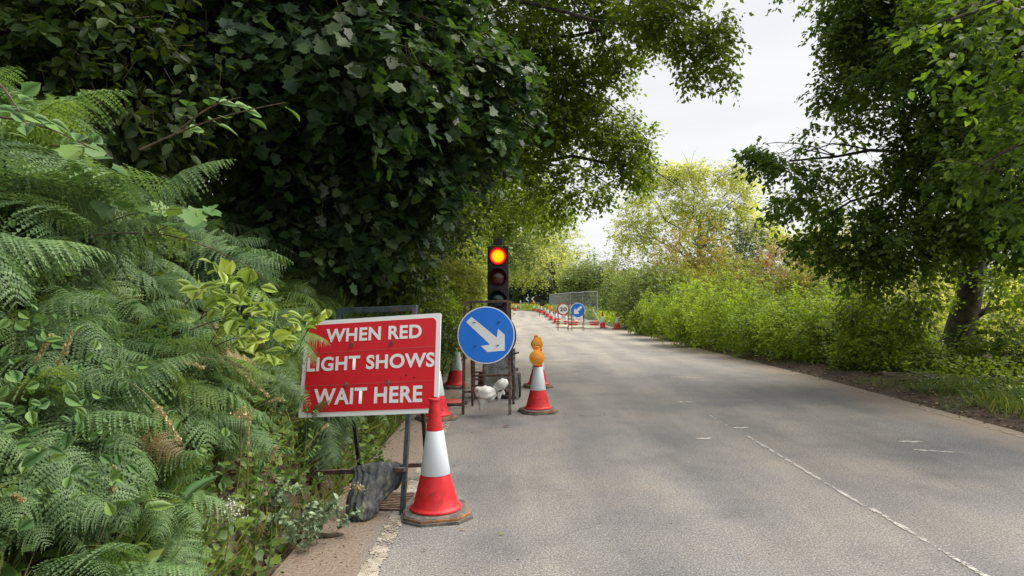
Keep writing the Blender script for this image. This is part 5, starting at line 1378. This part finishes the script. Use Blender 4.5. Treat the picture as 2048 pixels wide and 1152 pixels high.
# ------------------------------------------------------------------ right big tree
bt = P(1915, 716, 13.0)
tree('beech_tree', (bt.x, bt.y, bt.z - .35), 'large shady tree on the right with a leaning mossy trunk and hollow base', bark=M['barklight'],
     trunk=[(bt + Vector((0, 0, -.45)), .50), (bt + Vector((0, 0, .0)), .40), (P(1922, 670, 13), .26), (P(1938, 600, 13), .225), (P(1950, 520, 13), .21), (P(1968, 440, 13), .20), (P(1975, 300, 13), .22), (P(1990, 100, 13), .16), (P(2000, -150, 13), .08)],
     branches=[(P(1940, 640, 12.9), P(2060, 610, 12.5), .08), (P(1935, 668, 12.9), P(2010, 672, 12.4), .055), (P(1905, 716, 12.9), P(1822, 676, 12.4), .06), (P(1970, 430, 13), P(1700, 560, 11), .07), (P(1970, 400, 13), P(1640, 440, 11), .05), (P(1972, 360, 13), P(1580, 322, 10.5), .05),
               (P(1975, 300, 13), P(1730, 220, 11), .06), (P(1980, 220, 13), P(1720, 60, 11), .09), (P(1975, 320, 13), P(2060, 260, 8), .07), (P(1970, 380, 13), P(1960, 360, 8.5), .07), (P(1985, 200, 13), P(1900, 50, 9), .08), (P(1970, 420, 13), P(2120, 480, 10), .07)],
     specs=[(dict(blobs=[B(1800, 40, 11, (1.2, 1.2, .9)), B(1720, 20, 11, (.65, .8, .6)), B(1770, 170, 11, (.9, 1, .8)), B(1710, 100, 11, (.45, .6, .45)), B(1690, 190, 11, (.5, .7, .3)), B(1740, 290, 11, (.85, .9, .6)), B(1650, 270, 11, (.35, .5, .25)), B(1660, 330, 10.6, (.5, .6, .3)),
                         B(1570, 325, 10.5, (.5, .4, .16), 3), B(1520, 305, 10.5, (.22, .25, .10), 3), B(1620, 395, 11, (.5, .6, .22)), B(1560, 420, 11, (.3, .3, .1)), B(1700, 420, 11, (.6, .8, .5)), B(1620, 480, 11, (.35, .5, .2)), B(1660, 510, 11, (.35, .5, .25)), B(1740, 520, 11, (.55, .6, .45)),
                         B(1850, 330, 10.5, (1.1, 1.2, .9)), B(1900, 170, 10, (1.2, 1.2, 1.1)), B(2000, 60, 9.5, (1.3, 1.2, 1.1)), B(2030, 300, 9, (1.0, 1.1, .9)), B(1820, 450, 10.5, (.8, .9, .6)), B(1930, 420, 10, (.8, .8, .5), .9), B(2060, 440, 10, (.8, .9, .7)),
                         B(1880, -150, 11, (3, 2.4, 1.4), .5), B(2250, 200, 10, (2.2, 2, 2.5), .45)],
                  n=10600, leaves=10, twig=.30, size=.094, kind='leaf4', gap=-.36, gapk=1.3, droop=.28, shell=.15, tw=.0035, twstep=2), 0),
            (dict(blobs=[B(1780, 580, 12, (.75, .9, .5)), B(1760, 640, 12, (.7, .7, .4)), B(2070, 560, 11.5, (.7, .8, .5)), B(2020, 690, 11, (.6, .7, .45)), B(1870, 500, 11, (.4, .5, .4), .8)],
                  n=1150, leaves=8, twig=.30, size=.085, kind='leaf4', gap=-.1, gapk=2.0, droop=.3, tw=.003), 1)],
     mats=[M['beech'], M['overhang']], twigmat=M['twig'], seed=51, depth=2)
# nearer sprays from the same side, cut by the right picture edge
tree('lime_tree', (6.9, 6.6, tz(6.9, 6.6)), 'nearer branches with larger leaves at the right picture edge', trunk=[((6.9, 6.6, -.2), .2), ((6.9, 6.6, 2), .15), ((6.6, 6.6, 5), .1)],
     branches=[((6.8, 6.6, 3.2), P(1960, 330, 6.3), .04), ((6.7, 6.6, 4.2), P(1900, 40, 6.3), .05), ((6.8, 6.6, 2.6), P(2000, 420, 6.4), .035)],
     specs=[(dict(blobs=[B(2010, 330, 6.4, (.35, .5, .25)), B(2040, 210, 6.5, (.3, .4, .4)), B(1960, 120, 6.5, (.35, .4, .3), .7), B(2080, 420, 6.4, (.35, .5, .3)), B(2120, 100, 6.4, (.7, .7, .8)), B(1950, 30, 6.5, (.5, .5, .25), .7), B(2200, 400, 6.4, (.6, .7, 1.2), .7)],
                  n=480, leaves=8, twig=.28, size=.095, kind='leaf', gap=-.3, gapk=2.5, droop=.3, tw=.003, shell=.2), 0)], mats=[M['beech']], twigmat=M['twig'], seed=52)

# ------------------------------------------------------------------ right hedgerow
hg = 'bushes of the right hedgerow'
hb = [(1308, 632, 27, (.8, 1.6, .9), 'bush', .075, 'bright bush directly right of the far cones'),
      (1360, 615, 23.5, (1.0, 1.6, 1.0), 'bush', .07, 'fresh green bush second along the right verge from the far cones'),
      (1400, 625, 20, (1.0, 1.5, .9), 'bush', .065, 'green bush midway along the right verge, low and dense'),
      (1470, 620, 18, (1.0, 1.4, .9), 'bush', .06, 'rounded bush at the middle of the right verge'),
      (1545, 635, 16, (.95, 1.2, .8), 'bush', .058, 'bush right of the middle of the verge beside the soil strip'),
      (1620, 640, 14.6, (.9, 1.1, .78), 'bush', .056, 'leafy bush just left of the shaded part of the right verge'),
      (1700, 655, 13.4, (.85, 1.0, .72), 'bush', .055, 'bush at the edge of the shade beneath the big tree'),
      (1775, 690, 12.2, (.75, .9, .5), 'bush', .055, 'dim low bush left of the big trunk'),
      (1960, 750, 11.2, (.9, .7, .42), 'bush', .06, 'dark low bush at the foot of the leaning trunk'),
      (2060, 715, 11.2, (.8, .8, .6), 'cover', .06, 'dark bush right of the leaning trunk at the picture edge'),
      (1850, 745, 11.6, (.5, .5, .3), 'cover', .055, 'small shaded bush in front of the leaning trunk')]
for i, (px, py, Y, r, mt, sz, lab) in enumerate(hb):
    bush(px, py, Y, r, M[mt], lab, 1500 if i < 8 else 850, sz, seed=20 + i, group=hg, twig=.22, leaves=11, gap=-.22, gapk=3.2)
# second rank, taller and behind
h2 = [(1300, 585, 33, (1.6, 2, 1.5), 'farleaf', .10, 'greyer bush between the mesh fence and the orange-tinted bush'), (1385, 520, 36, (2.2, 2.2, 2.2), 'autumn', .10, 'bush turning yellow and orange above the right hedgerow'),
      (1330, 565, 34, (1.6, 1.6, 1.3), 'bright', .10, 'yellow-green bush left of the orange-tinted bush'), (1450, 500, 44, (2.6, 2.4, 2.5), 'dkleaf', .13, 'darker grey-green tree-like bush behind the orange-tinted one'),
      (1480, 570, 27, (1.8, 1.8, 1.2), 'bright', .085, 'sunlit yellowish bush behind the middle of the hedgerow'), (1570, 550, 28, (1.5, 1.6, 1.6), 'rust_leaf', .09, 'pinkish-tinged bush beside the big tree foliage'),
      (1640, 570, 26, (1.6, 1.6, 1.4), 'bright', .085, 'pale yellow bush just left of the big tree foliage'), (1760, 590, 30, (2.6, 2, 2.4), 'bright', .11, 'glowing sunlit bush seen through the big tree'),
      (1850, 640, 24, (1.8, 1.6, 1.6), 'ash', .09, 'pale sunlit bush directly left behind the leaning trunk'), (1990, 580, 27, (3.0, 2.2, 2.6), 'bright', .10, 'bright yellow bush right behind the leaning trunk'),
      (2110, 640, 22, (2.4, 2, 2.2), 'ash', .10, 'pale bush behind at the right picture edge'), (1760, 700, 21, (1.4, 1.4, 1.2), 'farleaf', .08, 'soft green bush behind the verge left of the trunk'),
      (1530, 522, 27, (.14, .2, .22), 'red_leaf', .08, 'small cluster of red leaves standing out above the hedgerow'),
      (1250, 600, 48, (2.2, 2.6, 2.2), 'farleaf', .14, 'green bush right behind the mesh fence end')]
for i, (px, py, Y, r, mt, sz, lab) in enumerate(h2):
    bush(px, py, Y, r, M[mt], lab, (2200 if mt == 'autumn' else 1400) if r[0] > .5 else 22, sz, seed=50 + i, name='bush', group='taller bushes behind the right hedgerow', twig=.3, leaves=10, gap=-.4, gapk=1.3, tw=.005)

# ------------------------------------------------------------------ background trees
def bgtree(base, blobs, label, mat, n, size, seed, trunkr=.25, bark='barklight', brs=(), gap=-.2, gapk=.5, twig=.8, tw=.02, depth=2, leaves=9, shell=.3, kids=4, twm='twig', name='background_tree', droop=.1):
    base = Vector(base); top = max(b[0].z for b in blobs); mid = blobs[0][0]
    tree(name, (base.x, base.y, base.z), label, trunk=[(base + Vector((0, 0, -.3)), trunkr * 1.3), (base.lerp(mid, .35), trunkr), (base.lerp(mid, .75), trunkr * .7), (mid, trunkr * .4)],
         branches=list(brs) + [(base.lerp(mid, .3 + .08 * k), b[0], trunkr * .35) for k, b in enumerate(blobs[:6])],
         specs=[(dict(blobs=blobs, n=n, leaves=leaves, twig=twig, size=size, kind='quad', gap=gap, gapk=gapk, tw=tw, shell=shell, droop=droop), 0)], mats=[M[mat]], bark=M[bark], twigmat=M[twm], seed=seed, group='trees beyond the road works', depth=depth, kids=kids)
gp = lambda px, Y: Vector((P(px, 600, Y).x, Y, tz(P(px, 600, Y).x, Y)))
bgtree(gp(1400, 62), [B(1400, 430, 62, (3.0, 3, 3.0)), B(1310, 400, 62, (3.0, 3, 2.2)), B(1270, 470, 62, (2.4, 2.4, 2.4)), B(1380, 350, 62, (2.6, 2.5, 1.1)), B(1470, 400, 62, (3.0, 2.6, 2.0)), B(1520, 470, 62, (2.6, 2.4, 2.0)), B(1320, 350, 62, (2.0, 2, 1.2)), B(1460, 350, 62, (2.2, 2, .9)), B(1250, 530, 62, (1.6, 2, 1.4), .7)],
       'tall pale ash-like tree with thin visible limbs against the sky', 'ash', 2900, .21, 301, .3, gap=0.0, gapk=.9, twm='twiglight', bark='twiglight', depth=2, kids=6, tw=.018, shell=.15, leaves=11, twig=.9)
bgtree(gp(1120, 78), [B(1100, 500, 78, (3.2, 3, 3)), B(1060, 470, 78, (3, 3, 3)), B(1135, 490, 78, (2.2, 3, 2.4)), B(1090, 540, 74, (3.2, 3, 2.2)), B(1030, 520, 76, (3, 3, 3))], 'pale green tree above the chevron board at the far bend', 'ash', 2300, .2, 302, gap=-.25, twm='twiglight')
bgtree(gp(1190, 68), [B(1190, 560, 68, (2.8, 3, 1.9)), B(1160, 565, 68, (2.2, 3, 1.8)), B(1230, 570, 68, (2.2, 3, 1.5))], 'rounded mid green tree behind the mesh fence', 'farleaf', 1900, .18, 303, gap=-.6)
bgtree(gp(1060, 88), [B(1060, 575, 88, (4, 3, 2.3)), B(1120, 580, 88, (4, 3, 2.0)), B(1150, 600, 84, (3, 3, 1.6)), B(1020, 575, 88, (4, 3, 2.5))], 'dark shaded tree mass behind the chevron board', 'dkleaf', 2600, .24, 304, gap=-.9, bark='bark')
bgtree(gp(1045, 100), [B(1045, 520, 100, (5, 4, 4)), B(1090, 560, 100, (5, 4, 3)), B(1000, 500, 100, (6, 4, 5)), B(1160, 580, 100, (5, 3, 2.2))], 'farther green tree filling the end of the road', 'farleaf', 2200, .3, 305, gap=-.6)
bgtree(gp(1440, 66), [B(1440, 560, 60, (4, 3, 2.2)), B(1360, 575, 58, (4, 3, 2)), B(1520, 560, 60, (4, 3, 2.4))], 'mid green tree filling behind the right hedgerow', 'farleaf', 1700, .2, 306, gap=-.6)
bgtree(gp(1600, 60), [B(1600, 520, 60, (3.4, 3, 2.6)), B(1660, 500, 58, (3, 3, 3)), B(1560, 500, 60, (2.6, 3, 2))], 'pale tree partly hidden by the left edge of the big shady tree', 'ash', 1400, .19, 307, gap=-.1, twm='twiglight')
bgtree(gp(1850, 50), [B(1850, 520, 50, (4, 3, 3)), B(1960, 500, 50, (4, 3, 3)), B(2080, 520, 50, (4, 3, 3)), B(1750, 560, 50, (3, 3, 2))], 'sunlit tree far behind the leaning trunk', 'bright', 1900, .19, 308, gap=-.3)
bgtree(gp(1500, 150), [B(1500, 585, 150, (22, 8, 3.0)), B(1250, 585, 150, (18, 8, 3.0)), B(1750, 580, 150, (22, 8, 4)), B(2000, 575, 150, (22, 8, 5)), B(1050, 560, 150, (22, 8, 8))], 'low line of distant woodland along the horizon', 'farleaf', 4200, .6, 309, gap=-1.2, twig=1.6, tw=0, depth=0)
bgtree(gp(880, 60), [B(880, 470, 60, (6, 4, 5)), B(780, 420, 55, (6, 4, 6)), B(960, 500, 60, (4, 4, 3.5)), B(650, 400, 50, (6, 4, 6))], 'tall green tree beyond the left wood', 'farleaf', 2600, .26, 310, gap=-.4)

# yellow weeds at the bend and far verge
def far_weeds(name, n, fx, yr, h, mat, label):
    y = RG.uniform(*yr, n); x = fx(y) ; z = terrain(x, y) + RG.random(n) * h
    p = np.stack([x, y, z], 1); d = RG.normal(size=(n, 3)); d[:, 2] = np.abs(d[:, 2]) + .4
    v, f, k = leaf_arrays(p, d, RG.normal(size=(n, 3)), RG.uniform(.08, .22, n), 'quad')
    tag(tri_mesh(name, v, f, np.repeat(RG.random(n), k), M[mat]), label, 'weeds', kind='stuff')
far_weeds('weeds', 7000, lambda y: RG.uniform(-1.5, 5.5, len(y)) * 1.0 + (cx(y) - cx(66)) * 0, (68.5, 73), .35, 'yellow', 'sunlit yellow weeds under the chevron board at the bend')
far_weeds('weeds', 5000, lambda y: cx(y) + 3.1 + np.abs(RG.normal(size=len(y))) * 1.2, (36, 66), .5, 'bush', 'low weeds along the far right verge behind the cones')
scatter('undergrowth', RG, 26000, (5.55, 7.4), (5.8, 34), .065, 'quad', M['bush'], (0.0, .38), label='leafy undergrowth spilling along the foot of the right hedgerow', ypow=1.1,
        density=lambda x, y: np.clip((x - 5.5 + (y < 12) * -.35 + .35 * vnoise(x, y, 0, 1.4)) * 1.6, 0, 1))
blades('grass', RG, 11000, (5.2, 7.4), (5.5, 9.6), .24, M['grass'], 'lush grass tuft on the verge at the right picture edge', lean=(-.3, -.4), density=lambda x, y: np.clip((x - 5.28 + .3 * vnoise(x, y, 0, 2.5) - .25 * (y > 8.4)) * 2.2, 0, 1))
scatter('undergrowth', RG, 7000, (5.3, 7.6), (5.0, 9.8), .05, 'leaf', M['cover'], (0, .2), label='small weeds mixed in the right verge grass', density=lambda x, y: np.clip((x - 5.35 + .3 * vnoise(x, y, 0, 2.5)) * 2, 0, 1))
blades('grass', RG, 5000, (5.35, 7.0), (8.2, 12), .14, M['grass'], 'thin short grass in the soil below the leaning trunk', lean=(-.3, -.3), density=lambda x, y: .6 * (vnoise(x, y, 2, 1.9) > .05))
scatter('leaf_litter', RG, 9000, (5.05, 7.2), (4.5, 26), .045, 'leaf', M['litter'], (0.0, .02), label='brown leaf litter along the right verge soil', cat='leaf litter', ypow=1.2)
# loose bundle of thin stems on the right verge
a = P(1790, 768, 10.2); bdl = empty('stick_bundle', (a.x, a.y, tz(a.x, a.y)), 0, 'loose bundle of thin pale sticks lying below the leaning trunk', 'sticks')
mb = MB()
for k in range(46):
    p0 = P(1755 + RG.uniform(0, 120), 752 + RG.uniform(-8, 8), 10.4 + RG.uniform(-.25, .25)); p1 = P(1860 + RG.uniform(0, 110), 762 + RG.uniform(-2, 26), 10.1 + RG.uniform(-.25, .3))
    mb.tube([Vector(p0) - bdl.location, (Vector(p0) + Vector(p1)) / 2 - bdl.location + Vector((0, 0, RG.uniform(-.03, .06))), Vector(p1) - bdl.location], .0055, 3)
mb.build('sticks', M['twiglight'], bdl)['kind'] = 'stuff'

# ------------------------------------------------------------------ loose leaves, pebbles on the road
leafpos = [(1006, 855, 'curled tan leaf on the tarmac in front of the blue sign frame', .075), (905, 934, 'small brown leaf beside the nearest cone sleeve', .035), (999, 1071, 'tiny yellow leaf on the road right of the nearest cone', .03), (921, 1062, 'pale scrap of leaf just right of the nearest cone base', .03),
           (845, 1104, 'brown flake on the road below the nearest cone', .025), (1098, 848, 'dark twig bit right of the lamp cone', .02), (729, 893, 'pale leaf in the dirt behind the red board legs', .05)]
for (px, py, lab, s) in leafpos:
    g = G(px, py); v, f, k = leaf_arrays(np.array([[0, 0, .006]]), np.array([[1, .3, .08]]), np.array([[.2, -.1, 1.0]]), np.array([s]), 'leaf')
    o = tri_mesh('fallen_leaf', v, f, np.full(k, .8 if 'yellow' in lab or 'pale' in lab else .45), M['litter'] if 'yellow' not in lab else M['bright']); o.location = (g.x, g.y, g.z + .004); tag(o, lab, 'leaf', 'fallen leaves on the road')
n = 2600; y = 1.6 + 10 * RG.random(n) ** 1.3; x = np.where(RG.random(n) < .75, -1.22 + np.abs(RG.normal(size=n)) * .22, RG.uniform(-.7, 5, n))
p = np.stack([x, y, zroad(y) + .001], 1)
v, f, k = leaf_arrays(p, RG.normal(size=(n, 3)) * [1, 1, .05], np.array([0, 0, 1.0]) + RG.normal(size=(n, 3)) * .3, RG.uniform(.006, .02, n), 'leaf')
tag(tri_mesh('grit', v, f, np.repeat(RG.random(n), k), M['litter']), 'grit and leaf fragments scattered along the road edge', 'grit', kind='stuff')
# long scrap of bark in the gutter
g = G(655, 1078); o = empty('bark_scrap', (g.x - .05, g.y, .0), 0, 'curled scrap of dead bark in the gutter below the silvery weed', 'debris')
mb = MB(); mb.tube([(-.12, 0, .01), (-.03, .03, .025), (.05, .02, .02), (.13, .05, .012)], [.008, .02, .018, .006], 7, fold=lambda a, i: 1 + .3 * math.sin(3 * a + i)); mb.build('bark', M['twiglight'], o, True)
